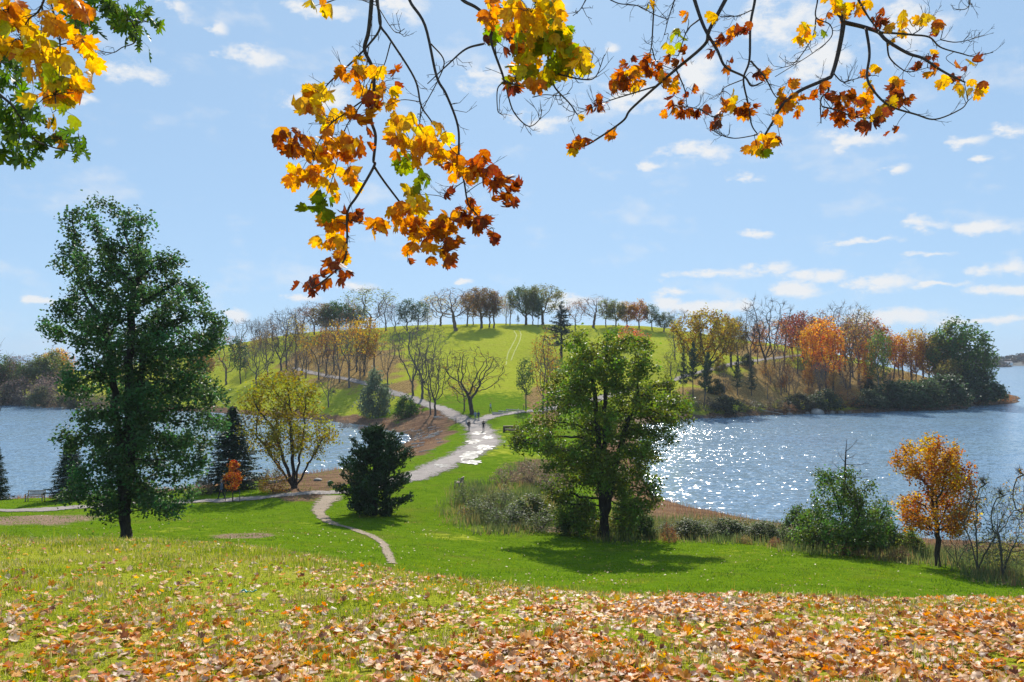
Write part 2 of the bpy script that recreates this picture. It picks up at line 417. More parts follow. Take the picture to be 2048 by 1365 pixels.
m_litter = brush([(1480,775,90,24),(1600,765,110,32),(1720,770,110,40),(1850,775,90,25),(1400,790,50,16),(720,735,90,38),(620,725,60,30),(800,775,35,14),(1500,700,60,14),(1085,820,30,40)], 0.45)
fpx = np.where(gv[:, 1] > 1, gv[:, 0] / np.maximum(gv[:, 1], 1) * F + CX, 0); fpy = np.where(gv[:, 1] > 1, HZ + (ZC - zz_) / np.maximum(gv[:, 1], 1) * F, 0)
m_litter = np.maximum(m_litter, 0.75 * np.clip((fpy - 1160) / 130, 0, 1) * (0.25 + 0.75 * np.clip((fpx - 350) / 900, 0, 1)) * (dd_ < 14) * np.clip(0.8 + 0.5 * wave(gv[:, 0], gv[:, 1], 1.7, 711), 0.1, 1))
m_sedge = sm(zz_, 0.95 + 0.35 * wv, 0.45 + 0.3 * wv) if False else 1 - sm(zz_ + 0.3 * wv, 0.7, 1.25)
m_sedge = np.maximum(m_sedge, brush([(1400,1030,160,26),(1080,950,60,30),(830,880,70,40),(860,840,50,22),(1250,970,60,40),(620,960,90,18)], 0.3))
m_sedge *= (dd_ > 45)
m_soil = brush([(60,1040,90,9),(1120,1060,60,5),(480,1074,60,5),(1280,858,40,12)], 0.4)
m_soil = np.maximum(m_soil, np.clip(1.5 - 1.1 * np.hypot((gv[:, 0] - 2.0 - 0.25 * (gv[:, 1] - 9.5)) / 0.9, (gv[:, 1] - 9.6) / 1.9), 0, 1))
m_wet = 1 - sm(zz_, -0.05, 0.4)

def ground_material():
    T = NT('ground_cover')
    p = T.pos()
    fine = T.noise(p, 9.0, 5, 0.7); mid = T.noise(p, 1.1, 4, 0.6); big = T.noise(p, 0.09, 3, 0.55)
    streak = T.noise(p, 0.5, 4, 0.6, (0.5, 1.6, 1.0))
    lush = T.mix(T.ramp(mid, 0.3, 0.7), (0.07, 0.145, 0.005), (0.13, 0.215, 0.008))
    lush = T.mix(T.ramp(fine, 0.35, 0.75), lush, (0.17, 0.26, 0.014))
    lush = T.mix(T.ramp(T.noise(p, 0.28, 4, 0.65), 0.5, 0.75, 0, 0.65), lush, (0.17, 0.17, 0.03))
    lush = T.mix(T.ramp(T.noise(p, 3.3, 3, 0.7), 0.58, 0.72, 0, 0.55), lush, (0.045, 0.085, 0.006))
    dry = T.mix(T.ramp(mid, 0.3, 0.7), (0.29, 0.33, 0.02), (0.40, 0.42, 0.04))
    dry = T.mix(T.ramp(streak, 0.45, 0.7, 0, 0.5), dry, (0.38, 0.34, 0.06))
    dry = T.mix(T.ramp(fine, 0.25, 0.5, 0.55, 0), dry, (0.19, 0.22, 0.015))
    e = T.math('ADD', T.math('MULTIPLY', T.math('SUBTRACT', mid, 0.5), 0.9), T.math('MULTIPLY', T.math('SUBTRACT', big, 0.5), 0.9))
    def mask(name, k=1.0): return T.ramp(T.math('ADD', T.attr(name), T.math('MULTIPLY', e, k)), 0.3, 0.7)
    c = T.mix(mask('dry'), lush, dry)
    lit = T.mix(T.ramp(T.noise(p, 2.6, 4, 0.75), 0.38, 0.62), (0.16, 0.085, 0.04), (0.42, 0.27, 0.12))
    c = T.mix(T.math('MULTIPLY', mask('litter'), 0.9), c, lit)
    sed = T.mix(T.ramp(streak, 0.35, 0.65), (0.13, 0.072, 0.048), (0.25, 0.15, 0.085))
    sed = T.mix(T.ramp(fine, 0.45, 0.75, 0, 0.6), sed, (0.36, 0.27, 0.18))
    c = T.mix(mask('sedge'), c, sed)
    soil = T.mix(T.ramp(fine, 0.3, 0.7), (0.2, 0.13, 0.085), (0.38, 0.27, 0.19))
    c = T.mix(mask('soil', 0.8), c, soil)
    c = T.mix(T.attr('wet'), c, (0.11, 0.085, 0.065))
    bh = T.math('ADD', fine, T.math('MULTIPLY', mid, 1.5))
    d = T.princ(c, 1.0, 0.0, T.bump(bh, 0.9, 0.16))
    return T.done(d)
ground = link('ground', make_mesh('ground', gv, [gq, gt], ground_material(), None, True,
              {'dry': m_dry, 'litter': m_litter, 'sedge': m_sedge, 'soil': m_soil, 'wet': m_wet}))
tag(ground, 'grassy park land with knoll, lawn, isthmus and hill', 'ground', kind='structure')

# ------------------------------------------------------------------ water
def water_material():
    T = NT('sea_water')
    p = T.pos()
    w3 = T.noise(p, 0.035, 2, 0.5)
    gust = T.ramp(w3, 0.3, 0.7, 0.75, 1.2)
    def slopes(scale, detail, k):
        v = T.n('ShaderNodeVectorMath', operation='MULTIPLY'); T.l(p, v.inputs[0]); v.inputs[1].default_value = (0.75, 1.25, 1)
        x = T.n('ShaderNodeTexNoise'); T.l(v.outputs[0], x.inputs['Vector']); x.inputs['Scale'].default_value = scale; x.inputs['Detail'].default_value = detail; x.inputs['Roughness'].default_value = 0.6
        d = T.n('ShaderNodeVectorMath', operation='SUBTRACT'); T.l(x.outputs['Color'], d.inputs[0]); d.inputs[1].default_value = (0.5, 0.5, 0.5)
        q = T.n('ShaderNodeVectorMath', operation='MULTIPLY'); T.l(d.outputs[0], q.inputs[0]); q.inputs[1].default_value = (k * 0.7, k, 0); return q.outputs[0]
    ad = T.n('ShaderNodeVectorMath', operation='ADD'); T.l(slopes(0.7, 1, 0.95), ad.inputs[0]); T.l(slopes(2.2, 1, 1.65), ad.inputs[1])
    gs = T.n('ShaderNodeVectorMath', operation='SCALE'); T.l(ad.outputs[0], gs.inputs[0]); T.l(gust, gs.inputs['Scale'])
    up = T.n('ShaderNodeVectorMath', operation='ADD'); T.l(gs.outputs[0], up.inputs[0]); up.inputs[1].default_value = (0, 0, 1)
    nm = T.n('ShaderNodeVectorMath', operation='NORMALIZE'); T.l(up.outputs[0], nm.inputs[0])
    b = T.n('ShaderNodeBsdfPrincipled')
    T.l(T.mix(T.ramp(w3, 0.3, 0.7), (0.165, 0.265, 0.37), (0.185, 0.285, 0.37)), b.inputs['Base Color'])
    b.inputs['Roughness'].default_value = 0.17; b.inputs['IOR'].default_value = 1.36
    T.l(nm.outputs[0], b.inputs['Normal'])
    return T.done(b.outputs[0])
wv_ = []
nwa = 96
wr = [4, 40, 150, 500, 2500]
for r_ in wr:
    for k in range(nwa):
        a = 2 * math.pi * k / nwa; wv_.append((r_ * math.cos(a), 400 + r_ * math.sin(a), 0.0))
wf = [(i * nwa + k, i * nwa + (k + 1) % nwa, (i + 1) * nwa + (k + 1) % nwa, (i + 1) * nwa + k) for i in range(len(wr) - 1) for k in range(nwa)]
wv_.append((0, 400, 0)); wt3 = [((k), nwa * len(wr), (k + 1) % nwa) for k in range(nwa)]
wt3 = [(a, c, b) for a, b, c in wt3]
water = link('water', make_mesh('water', wv_, [np.array(wf), np.array(wt3)], water_material()))
tag(water, 'rippled blue bay water sparkling in the sun', 'water', kind='structure')

# ------------------------------------------------------------------ paths
def catmull(P, n=10):
    P = np.asarray(P, float); P = np.vstack([2 * P[0] - P[1], P, 2 * P[-1] - P[-2]]); out = []
    for i in range(1, len(P) - 2):
        for t in np.linspace(0, 1, n, endpoint=False):
            out.append(0.5 * (2*P[i] + (P[i+1]-P[i-1])*t + (2*P[i-1]-5*P[i]+4*P[i+1]-P[i+2])*t*t + (3*P[i]-P[i-1]-3*P[i+1]+P[i+2])*t**3))
    out.append(P[-2]); return np.array(out)
def gravel(name, c0, c1, c2, edge=0.35, litter=0.0):
    T = NT(name); p = T.pos(); f = T.noise(p, 14, 5, 0.75); m = T.noise(p, 0.8, 4, 0.6)
    c = T.mix(T.ramp(m, 0.3, 0.7), c0, c1); c = T.mix(T.ramp(f, 0.4, 0.7, 0, 0.6), c, c2)
    g = T.attr('edge')
    c = T.mix(T.ramp(T.math('ADD', g, T.math('MULTIPLY', T.math('SUBTRACT', m, 0.5), 0.5)), 0.78, 0.95, 0, edge), c, (0.14, 0.15, 0.05))
    al = T.ramp(T.math('ADD', g, T.math('ADD', T.math('MULTIPLY', T.math('SUBTRACT', T.noise(p, 2.2, 3, 0.6), 0.5), 1.5), T.math('MULTIPLY', T.math('SUBTRACT', f, 0.5), 1.3))), 0.55, 0.95, 1, 0)
    tr = T.n('ShaderNodeBsdfTransparent'); ms = T.n('ShaderNodeMixShader'); T.l(al, ms.inputs[0]); T.l(tr.outputs[0], ms.inputs[1]); T.l(T.princ(c, 0.9, 0.2, T.bump(f, 0.6, 0.03)), ms.inputs[2])
    return T.done(ms.outputs[0])
M['gravel'] = gravel('gravel', (0.21, 0.175, 0.155), (0.29, 0.245, 0.22), (0.36, 0.31, 0.28))
M['trail'] = gravel('trail_earth', (0.22, 0.16, 0.11), (0.29, 0.22, 0.15), (0.36, 0.28, 0.2), 0.6)
def path(name, label, centre, widths, mat, lift=0.035, seed=1):
    """strip draped on the ground; centre is plan points (x, y)"""
    C = catmull(np.c_[centre, widths], 14)
    w = C[:, 2]; C = C[:, :2]
    t = np.gradient(C, axis=0); t /= np.linalg.norm(t, axis=1)[:, None]; nrm = np.stack([-t[:, 1], t[:, 0]], 1)
    s = np.concatenate([[0], np.cumsum(np.linalg.norm(np.diff(C, axis=0), axis=1))])
    jl = 1 + 0.22 * wave(s, s * 0, 5, seed) + 0.1 * wave(s, s * 0, 1.3, seed + 5); jr = 1 + 0.22 * wave(s, s * 0 + 40, 5, seed + 1) + 0.1 * wave(s, s * 0, 1.3, seed + 6)
    ks = np.linspace(-1, 1, 9)
    P = np.stack([C + nrm * (w / 2 * k * np.where(k < 0, jl, jr))[:, None] for k in ks], 1)
    z = H(P[..., 0], P[..., 1]) + lift 
    v = np.concatenate([P, z[..., None]], -1).reshape(-1, 3); n, k = len(C), len(ks)
    i, j = np.meshgrid(np.arange(n - 1), np.arange(k - 1), indexing='ij')
    q = np.stack([i*k+j, i*k+j+1, (i+1)*k+j+1, (i+1)*k+j], -1).reshape(-1, 4)
    e = np.broadcast_to(np.abs(ks)[None], (n, k)).ravel()
    o = link(name, make_mesh(name, v, q, mat, None, True, {'edge': e}))
    return tag(o, label, 'path', kind='structure')
def plan(pts): return np.array([gp(*p)[:2] for p in pts])
road_px = [(-60,1022),(90,1020),(250,1008),(400,1003),(560,992),(700,983),(800,962),(880,932),(940,905),(968,885),(962,866),(946,846)]
path('gravel_road', 'pale wet gravel road curving over the isthmus', plan(road_px), [2.8,2.8,2.8,2.8,2.9,3.1,3.8,4.8,5.8,6.2,5.6,5.0], M['gravel'], 0.05, 3)
path('hill_path', 'pinkish gravel path climbing left up the hill', plan([(945,846),(900,826),(850,808),(800,790),(730,768),(670,755),(620,745),(590,735)]), [4.5,3.6,3.0,2.8,2.6,2.4,2.4,2.2], M['gravel'], 0.075, 5)
path('hill_path', 'gravel path leaving the junction to the right and rounding the hill', plan([(946,848),(990,832),(1040,825),(1100,818),(1190,800),(1280,778),(1350,760),(1420,740),(1480,726),(1540,718),(1605,711)]), [4.2,3.4,2.8,2.6,2.6,2.6,2.6,2.6,2.6,2.4,2.2], M['gravel'], 0.095, 7)
path('foot_trail', 'narrow trodden trail winding down the lawn past the cedar', plan([(665,992),(645,1010),(640,1028),(665,1048),(720,1064),(760,1083),(775,1105),(785,1128)]), [2.4,1.7,1.1,0.8,0.75,0.65,0.6,0.55], M['trail'], 0.03, 9)
# two faint wheel tracks on the meadow
M['track'] = simple('dry_grass', (0.38, 0.39, 0.09), 0.9, 0.1)
path('wheel_track', 'left pale wheel track running up the hill meadow', plan([(1012,730),(1016,708),(1026,688),(1033,672),(1028,662)]), [0.28]*5, M['track'], 0.05, 11)
path('wheel_track', 'right pale wheel track running up the hill meadow', plan([(1022,722),(1029,704),(1038,686),(1042,670),(1038,660)]), [0.28]*5, M['track'], 0.05, 13)

# puddles on the road
def puddle_material():
    T = NT('puddle_water'); p = T.pos()
    b = T.n('ShaderNodeBsdfPrincipled'); b.inputs['Base Color'].default_value = (0.16, 0.13, 0.10, 1); b.inputs['Roughness'].default_value = 0.32; b.inputs['IOR'].default_value = 1.4
    x = T.n('ShaderNodeTexNoise'); T.l(p, x.inputs['Vector']); x.inputs['Scale'].default_value = 1.6
    d = T.n('ShaderNodeVectorMath', operation='SUBTRACT'); T.l(x.outputs['Color'], d.inputs[0]); d.inputs[1].default_value = (0.5, 0.5, 0.5)
    q = T.n('ShaderNodeVectorMath', operation='MULTIPLY_ADD'); T.l(d.outputs[0], q.inputs[0]); q.inputs[1].default_value = (0.3, 0.8, 0); q.inputs[2].default_value = (0, 0, 1)
    nm = T.n('ShaderNodeVectorMath', operation='NORMALIZE'); T.l(q.outputs[0], nm.inputs[0]); T.l(nm.outputs[0], b.inputs['Normal'])
    al = T.ramp(T.noise(p, 0.9, 4, 0.7, (0.6, 1.0, 1)), 0.38, 0.44)
    tr = T.n('ShaderNodeBsdfTransparent'); ms = T.n('ShaderNodeMixShader'); T.l(al, ms.inputs[0]); T.l(tr.outputs[0], ms.inputs[1]); T.l(b.outputs[0], ms.inputs[2]); return T.done(ms.outputs[0])
M['puddle'] = puddle_material()
def puddle(px, py, rx, ry, seed):
    c = gp(px, py); a = np.linspace(0, 2 * math.pi, 40, endpoint=False)
    e = abs(gp(px, py + ry)[1] - gp(px, py - ry)[1]) / 2; w = rx / F * c[1]
    r = np.random.default_rng(seed); k = 1 + sum(r.uniform(0.08, 0.22) * np.sin(a * f + r.uniform(0, 6.3)) for f in (2, 3, 5, 7))
    x = c[0] + w * k * np.cos(a); y = c[1] + e * k * np.sin(a); z = H(x, y).max() * 0 + H(x, y) + 0.066
    v = np.vstack([np.c_[x, y, z], [c[0], c[1], float(H(c[0], c[1])[0]) + 0.066]])
    return link('puddle', make_mesh('puddle', v, np.array([(i, (i + 1) % 40, 40) for i in range(40)]), M['puddle']))
for i, (px, py, rx, ry, lab) in enumerate([(940,913,22,9,'broad bright puddle in the bend of the gravel road'),(880,933,12,3.5,'small puddle on the near left of the gravel road'),
        (968,896,20,5,'long puddle on the right of the gravel road bend'),(948,884,15,4,'puddle on the road below the two walkers'),(975,876,12,3,'small puddle on the right edge of the road'),(958,867,16,2.5,'thin puddle at the feet of the two walkers'),(945,926,18,4,'puddle at the near end of the broad one')]):
    tag(puddle(px, py, rx, ry, 50 + i), lab, 'puddle', kind='structure')

# ------------------------------------------------------------------ tree builders
def colonize(attr, base, step, infl, kill, seed, lean=(0, 0), iters=220, wob=0.18, upward=0.12, forks=None, fan=1.3):
    """space colonization: returns node positions and parents"""
    r = np.random.default_rng(seed)
    P = [np.array(base, float)]; par = [-1]
    starts = forks or [None]
    zmin = attr[:, 2].min()
    # stem(s) up to the crown
    for fk in starts:
        cur = 0; tgt = np.array([lean[0], lean[1], zmin]) if fk is None else np.array(fk, float)
        n = max(2, int(np.linalg.norm(tgt - P[0]) / step)); p0 = P[0].copy()
        for i in range(1, n + 1):
            t = i / n; q = p0 + (tgt - p0) * np.array([t ** fan, t ** fan, t ** (0.85 if fk is not None else 1.0)]) + np.array([*r.normal(0, step * 0.10, 2), 0])
            P.append(q); par.append(cur); cur = len(P) - 1
    nodes = np.array(P)
    d = np.linalg.norm(attr[:, None] - nodes[None], axis=2); near = d.argmin(1); dist = d.min(1)
    alive = np.ones(len(attr), bool)
    for it in range(iters):
        act = alive & (dist < infl)
        if not act.any():
            if not alive.any(): break
            k = np.where(alive)[0][dist[alive].argmin()]; act = np.zeros(len(attr), bool); act[k] = True
        vec = attr[act] - nodes[near[act]]; vec /= np.linalg.norm(vec, axis=1)[:, None] + 1e-9
        ids = near[act]; uq, inv = np.unique(ids, return_inverse=True)
        s = np.zeros((len(uq), 3)); np.add.at(s, inv, vec)
        s /= np.linalg.norm(s, axis=1)[:, None] + 1e-9
        s += r.normal(0, wob, s.shape); s[:, 2] += upward
        s /= np.linalg.norm(s, axis=1)[:, None] + 1e-9
        new = nodes[uq] + s * step
        k0 = len(nodes); nodes = np.vstack([nodes, new]); par += list(uq)
        ai = np.where(alive)[0]
        dn = np.linalg.norm(attr[ai][:, None] - new[None], axis=2); j = dn.argmin(1); dm = dn.min(1)
        better = dm < dist[ai]
        near[ai[better]] = k0 + j[better]; dist[ai[better]] = dm[better]
        alive &= dist > kill
        if len(nodes) > 9000: break
    return nodes, np.array(par)

def skeleton_mesh(name, nodes, par, r_trunk, r_tip, power=2.4, sides=(8, 5, 3), mat=None, flare=1.35):
    n = len(nodes); w = np.zeros(n); kids = [[] for _ in range(n)]
    for i in range(1, n): kids[par[i]].append(i)
    for i in range(n - 1, -1, -1):
        w[i] = 1.0 if not kids[i] else sum(w[k] ** power for k in kids[i]) ** (1 / power)
    rad = r_tip + (r_trunk - r_tip) * np.clip((w - 1) / (w[0] - 1 + 1e-9), 0, 1) ** 1.0
    mb = MB(); stack = [0]; done = []
    starts = [(0, None)]
    while starts:
        s, p = starts.pop(); ch = [s] if p is None else [p, s]; cur = s
        while kids[cur]:
            ks = sorted(kids[cur], key=lambda k: -w[k])
            for k in ks[1:]: starts.append((k, cur))
            cur = ks[0]; ch.append(cur)
        if len(ch) < 2: continue
        rr_ = rad[ch].copy()
        if p is not None: rr_[0] = min(rr_[0], rr_[1] * 1.15)
        elif len(rr_) > 3: rr_[0] *= flare; rr_[1] *= 1 + (flare - 1) * 0.3
        R = rr_[0] / r_trunk
        k = sides[0] if R > 0.5 else sides[1] if R > 0.15 else sides[2]
        mb.tube(nodes[ch], rr_, k, cap=False)
    me = mb.mesh(name, mat, True)
    desc = w
    return me, w, rad, kids

def leaf_quads(c, size, r, up=0.35, aspect=0.62, tint=None, along=None, curl=0.0):
    """diamond leaves at centres c"""
    n = len(c); nr_ = r.normal(size=(n, 3)); nr_[:, 2] = np.abs(nr_[:, 2]) + up; nr_ /= np.linalg.norm(nr_, axis=1)[:, None]
    a = r.normal(size=(n, 3)) if along is None else along + r.normal(0, 0.35, (n, 3))
    a -= (a * nr_).sum(1)[:, None] * nr_; a /= np.linalg.norm(a, axis=1)[:, None] + 1e-9
    b = np.cross(nr_, a); s = size * r.uniform(0.65, 1.35, n)
    h = (a * s[:, None]) * 0.5; wd = b * (s * aspect * 0.5)[:, None]
    dn = nr_ * (s * 0.12)[:, None]
    v = np.stack([c - h, c + wd - h * 0.1 + dn, c + h, c - wd - h * 0.1 + dn], 1).reshape(-1, 3)
    i = np.arange(n)[:, None] * 4
    f = np.vstack([i + np.array([[0, 1, 2]]), i + np.array([[0, 2, 3]])])
    t = r.random(n) if tint is None else tint
    return v, f, np.repeat(t, 4)

def crown_mesh(name, nodes, w, wmax, per, spread, size, seed, mat, keep=None, up=0.35, droop=0.0, clump=0.35, cs=2.0):
    r = np.random.default_rng(seed)
    tips = np.where(w <= wmax)[0]
    if keep is not None: tips = tips[keep(nodes[tips], r)]
    if len(tips) == 0: tips = np.array([len(nodes) - 1])
    k = r.poisson(per, len(tips)); idx = np.repeat(tips, k)
    c = nodes[idx] + r.normal(0, spread, (len(idx), 3)); c[:, 2] -= np.abs(r.normal(0, droop, len(idx)))
    t = np.clip(0.5 + clump * 0.5 * wave3(c, cs, seed) + r.normal(0, 0.22, len(c)), 0, 1)
    v, f, tt = leaf_quads(c, size, r, up, tint=t)
    return make_mesh(name, v, f, mat, tt)

def env_points(rows, n, seed, depth=0.9, cs=2.5, gate=-0.25):
    """random points in an envelope; rows of (z, xmin, xmax)"""
    r = np.random.default_rng(seed); rows = np.array(sorted(rows)); out = []
    zs = rows[:, 0]
    wmax = (rows[:, 2] - rows[:, 1]).max() / 2
    while len(out) < n:
        z = r.uniform(zs[0], zs[-1], 4000); lo = np.interp(z, zs, rows[:, 1]); hi = np.interp(z, zs, rows[:, 2]); hw = (hi - lo) / 2
        ok = r.random(4000) < (hw / wmax) ** 1.5
        z, lo, hi, hw = z[ok], lo[ok], hi[ok], hw[ok]
        a = r.uniform(0, 2 * math.pi, len(z)); q = r.random(len(z)) ** 0.42
        p = np.stack([(lo + hi) / 2 + hw * q * np.cos(a), hw * depth * q * np.sin(a), z], 1)
        p = p[wave3(p, cs, seed + 9) > gate]
        out += list(p)
    return np.array(out[:n])

def twig_tubes(mb, nodes, par, tips, r, n, length, rad):
    for t in tips:
        d0 = nodes[t] - nodes[par[t]]; d0 /= np.linalg.norm(d0) + 1e-9
        for _ in range(n):
            d = d0 + r.normal(0, 0.5, 3); d[2] += 0.15; d /= np.linalg.norm(d); L = length * r.uniform(0.5, 1.3)
            q = nodes[t] + d * L * 0.5 + r.normal(0, 0.05 * L, 3)
            mb.tube(np.array([nodes[t], q, nodes[t] + d * L + np.array([0, 0, 0.08 * L])]), [rad, rad * 0.7, rad * 0.3], 3, cap=False)

# unit (10 m) tree prototypes that far trees share
PROTO = {}
def proto_tree(key, rows, n, seed, per, size, wmax=2.2, spread=0.35, gate=-0.25, trunk=0.16, lean=(0, 0), forks=None, keep=None, twigs=0, up=0.3, step=0.42, cs=2.5, mat='leaf'):
    pts = env_points(rows, n, seed, 0.95, cs, gate)
    nodes, par = colonize(pts, (0, 0, 0), step, 2.6, 0.55, seed, lean, forks=forks)
    tm, w, rad, kids = skeleton_mesh('trunk', nodes, par, trunk, 0.018, 2.3, (7, 4, 3), M['bark'])
    if twigs:
        r = np.random.default_rng(seed + 3); mb = MB()
        tips = [i for i in range(1, len(nodes)) if not kids[i]]
        twig_tubes(mb, nodes, par, tips, r, twigs, 0.8, 0.016)
        me2 = mb.mesh('twigs', M['bark'])
        bm = bmesh.new(); bm.from_mesh(tm); bm.from_mesh(me2); bm.to_mesh(tm); bm.free()
        tm.materials.clear(); tm.materials.append(M['bark'])
    cm = crown_mesh('crown', nodes, w, wmax, per, spread, size, seed + 5, M[mat], keep, up) if per else None
    PROTO[key] = (tm, cm)
full_rows = [(2.2, -1.2, 1.2), (3.5, -2.9, 2.9), (5.5, -3.6, 3.6), (7.5, -3.0, 3.0), (9.0, -1.8, 1.8), (10, -0.3, 0.3)]
tall_rows = [(2.3, -0.6, 0.6), (3.6, -1.7, 1.7), (5.6, -2.2, 2.2), (7.8, -2.1, 2.1), (9.2, -1.2, 1.2), (10, -0.2, 0.2)]
vase_rows = [(2.0, -0.6, 0.6), (4.4, -2.2, 2.2), (7.5, -3.5, 3.5), (9.2, -2.8, 2.8), (10, -0.8, 0.8)]
umb_rows = [(2.6, -1.2, 1.2), (4.6, -3.6, 3.6), (7.5, -4.4, 4.4), (9.0, -3.2, 3.2), (10, -0.8, 0.8)]
for s in (1, 2): proto_tree('full%d' % s, full_rows, 420, 100 + s, 13, 0.34, 2.4, 0.34, -0.35, 0.2)
for s in (1, 2): proto_tree('tall%d' % s, tall_rows, 300, 110 + s, 12, 0.30, 2.2, 0.33, -0.3, 0.13)
for s in (1, 2, 3): proto_tree('sparse%d' % s, tall_rows if s != 2 else vase_rows, 260, 120 + s, 6.0, 0.25, 2.0, 0.34, -0.3, 0.14, keep=lambda p, r: r.random(len(p)) < 0.8, twigs=3)
for s in (1, 2, 3): proto_tree('bare%d' % s, vase_rows, 380, 130 + s, 0.8, 0.16, gate=-0.4, trunk=0.15, twigs=5, wmax=1.5)
proto_tree('bareumb', umb_rows, 330, 141, 1.2, 0.2, gate=-0.3, trunk=0.24, twigs=5, wmax=1.5, lean=(0.3, 0))
for s in (1, 2): proto_tree('umb%d' % s, umb_rows, 380, 150 + s, 11, 0.28, 2.2, 0.32, -0.3, 0.24)
for s in (1, 2): proto_tree('dome%d' % s, umb_rows, 520, 155 + s, 17, 0.27, 2.6, 0.3, -0.35, 0.26)
bush_rows = [(0.2, -4.2, 4.2), (2.0, -5.6, 5.6), (4.5, -5.0, 5.0), (7.0, -3.6, 3.6), (9.0, -2.2, 2.2), (10, -0.6, 0.6)]
bush_forks = [(-2.0, 0.4, 3.2), (0.2, 1.2, 4.2), (1.8, -0.6, 3.4), (0.6, -1.4, 3.0)]
for s in (1, 2, 3): proto_tree('bush%d' % s, bush_rows, 300, 160 + s, 9, 0.72, 2.4, 0.62, -0.02, 0.2, forks=bush_forks, step=0.7, cs=5.5, twigs=1)
proto_tree('twigbush', [(1.0, -2.5, 2.5), (4.0, -4.5, 4.5), (7.0, -4.8, 4.8), (9.0, -3.0, 3.0), (10, -0.8, 0.8)], 330, 167, 1.6, 0.3, 1.6, 0.4, 0.0, 0.2, forks=[(-2.6, 0.4, 4.2), (0.2, 1.2, 5.0), (2.4, -0.6, 4.6), (0.9, -1.4, 3.6)], twigs=4, step=0.5, cs=3.5)
proto_tree('thinbush', bush_rows, 300, 165, 4.5, 0.5, 2.0, 0.55, -0.1, 0.2, forks=bush_forks, twigs=3, step=0.7, cs=5)

def conifer_mesh(seed, h=10.0, R=2.4, base=0.4, power=0.85, droop=0.35, dens=1.0, size=0.34, plates=False):
    r = np.random.default_rng(seed); mb = MB()
    zt = np.linspace(0, h, 9); mb.tube(np.c_[r.normal(0, 0.03, 9), r.normal(0, 0.03, 9), zt], 0.16 * (1 - zt / h) + 0.02, 7, cap=False)
    C, A = [], []
    z = base
    while z < h * 0.985:
        t = (z - base) / (h - base); L0 = R * (1 - t) ** power + 0.12
        nb = int(r.integers(5, 8) if not plates else r.integers(3, 6))
        a0 = r.uniform(0, 6.28)
        for k in range(nb):
            a = a0 + k * 2 * math.pi / nb + r.normal(0, 0.18); L = L0 * (r.uniform(0.45, 1.2) if plates else r.uniform(0.7, 1.12)); zb_ = z; z = z + (r.normal(0, 0.3) if plates else 0)
            m = max(4, int(L / 0.16)); q = np.linspace(0, 1, m)
            x = np.stack([np.cos(a) * L * q, np.sin(a) * L * q, z - droop * L * q ** 1.2 + (0.18 * L * q ** 3)], 1)
            z = zb_
            mb.tube(x[::max(1, m // 4)], np.linspace(0.035, 0.01, len(x[::max(1, m // 4)])), 3, cap=False)
            for i in range(1, m):
                nn = r.poisson(5 * dens * (0.4 + 1.2 * (1 - abs(2 * q[i] - 1.1))))
                if nn == 0: continue
                sd = r.normal(0, 0.13 * L * (1.15 - q[i]) + 0.06, nn)
                off = np.stack([-np.sin(a) * sd, np.cos(a) * sd, (r.normal(0.05, 0.17, nn) if plates else -np.abs(r.normal(0, 0.10, nn)) - 0.25 * np.abs(sd))], 1)
                C.append(x[i] + off); A.append(np.stack([np.cos(a) + -np.sin(a) * np.sign(sd) * 0.8, np.sin(a) + np.cos(a) * np.sign(sd) * 0.8, np.full(nn, -0.25)], 1))
        z += (0.30 if not plates else 0.62) * r.uniform(0.8, 1.2) * (1 - 0.45 * t)
    C = np.vstack(C); A = np.vstack(A)
    t = np.clip(0.5 + r.normal(0, 0.25, len(C)), 0, 1)
    v, f, tt = leaf_quads(C, size, r, 0.5, 0.34, t, A)
    return mb.mesh('trunk', M['bark'], True), make_mesh('crown', v, f, M['needle'], tt)
PROTO['spruce1'] = conifer_mesh(201); PROTO['spruce2'] = conifer_mesh(202, R=2.9, droop=0.3)
PROTO['pine1'] = conifer_mesh(203, R=2.6, base=3.6, power=0.6, droop=-0.1, plates=True, dens=1.5, size=0.4)
PROTO['pine2'] = conifer_mesh(204, R=2.2, base=2.6, power=0.7, droop=0.0, plates=True, dens=1.4, size=0.4)
def cedar_mesh(seed, h=10.0, R=4.2, n=16000):
    r = np.random.default_rng(seed); mb = MB()
    z = np.linspace(0, h * 0.95, 8); mb.tube(np.c_[0 * z, 0 * z, z], 0.3 * (1 - z / h) + 0.03, 7, cap=False)
    C, A = [], []
    nbr = 115
    for k in range(nbr):
        t = (k + r.random()) / nbr; zb = 0.15 + t * h * 0.86; a = r.uniform(0, 6.28)
        L = R * (np.interp(t, [0, .12, .35, .6, .85, 1], [.78, 1.0, .95, .66, .34, .1])) * r.uniform(0.5, 1.22)
        m = 10; q = np.linspace(0.15, 1, m); rise = r.uniform(0.25, 0.75) * (0.5 + t)
        x = np.stack([np.cos(a) * L * q, np.sin(a) * L * q, zb + rise * L * q ** 1.6], 1); x[:, 2] = np.minimum(x[:, 2], h)
        mb.tube(x[::3], np.linspace(0.05, 0.012, len(x[::3])), 3, cap=False)
        nn = int(n / nbr * (0.5 + L / R)); j = r.integers(2, m, nn)
        sp = 0.075 * R * (1.2 - 0.6 * q[j])
        C.append(x[j] + r.normal(0, 1, (nn, 3)) * sp[:, None] * np.array([1, 1, 0.8])); A.append(np.stack([np.cos(a) * np.ones(nn), np.sin(a) * np.ones(nn), np.full(nn, 1.1)], 1))
    C = np.vstack(C); A = np.vstack(A); C[:, 2] = np.maximum(C[:, 2], 0.05)
    v, f, tt = leaf_quads(C, 0.42, r, 0.3, 0.4, None, A)
    return mb.mesh('trunk', M['bark'], True), make_mesh('crown', v, f, M['needle'], tt)

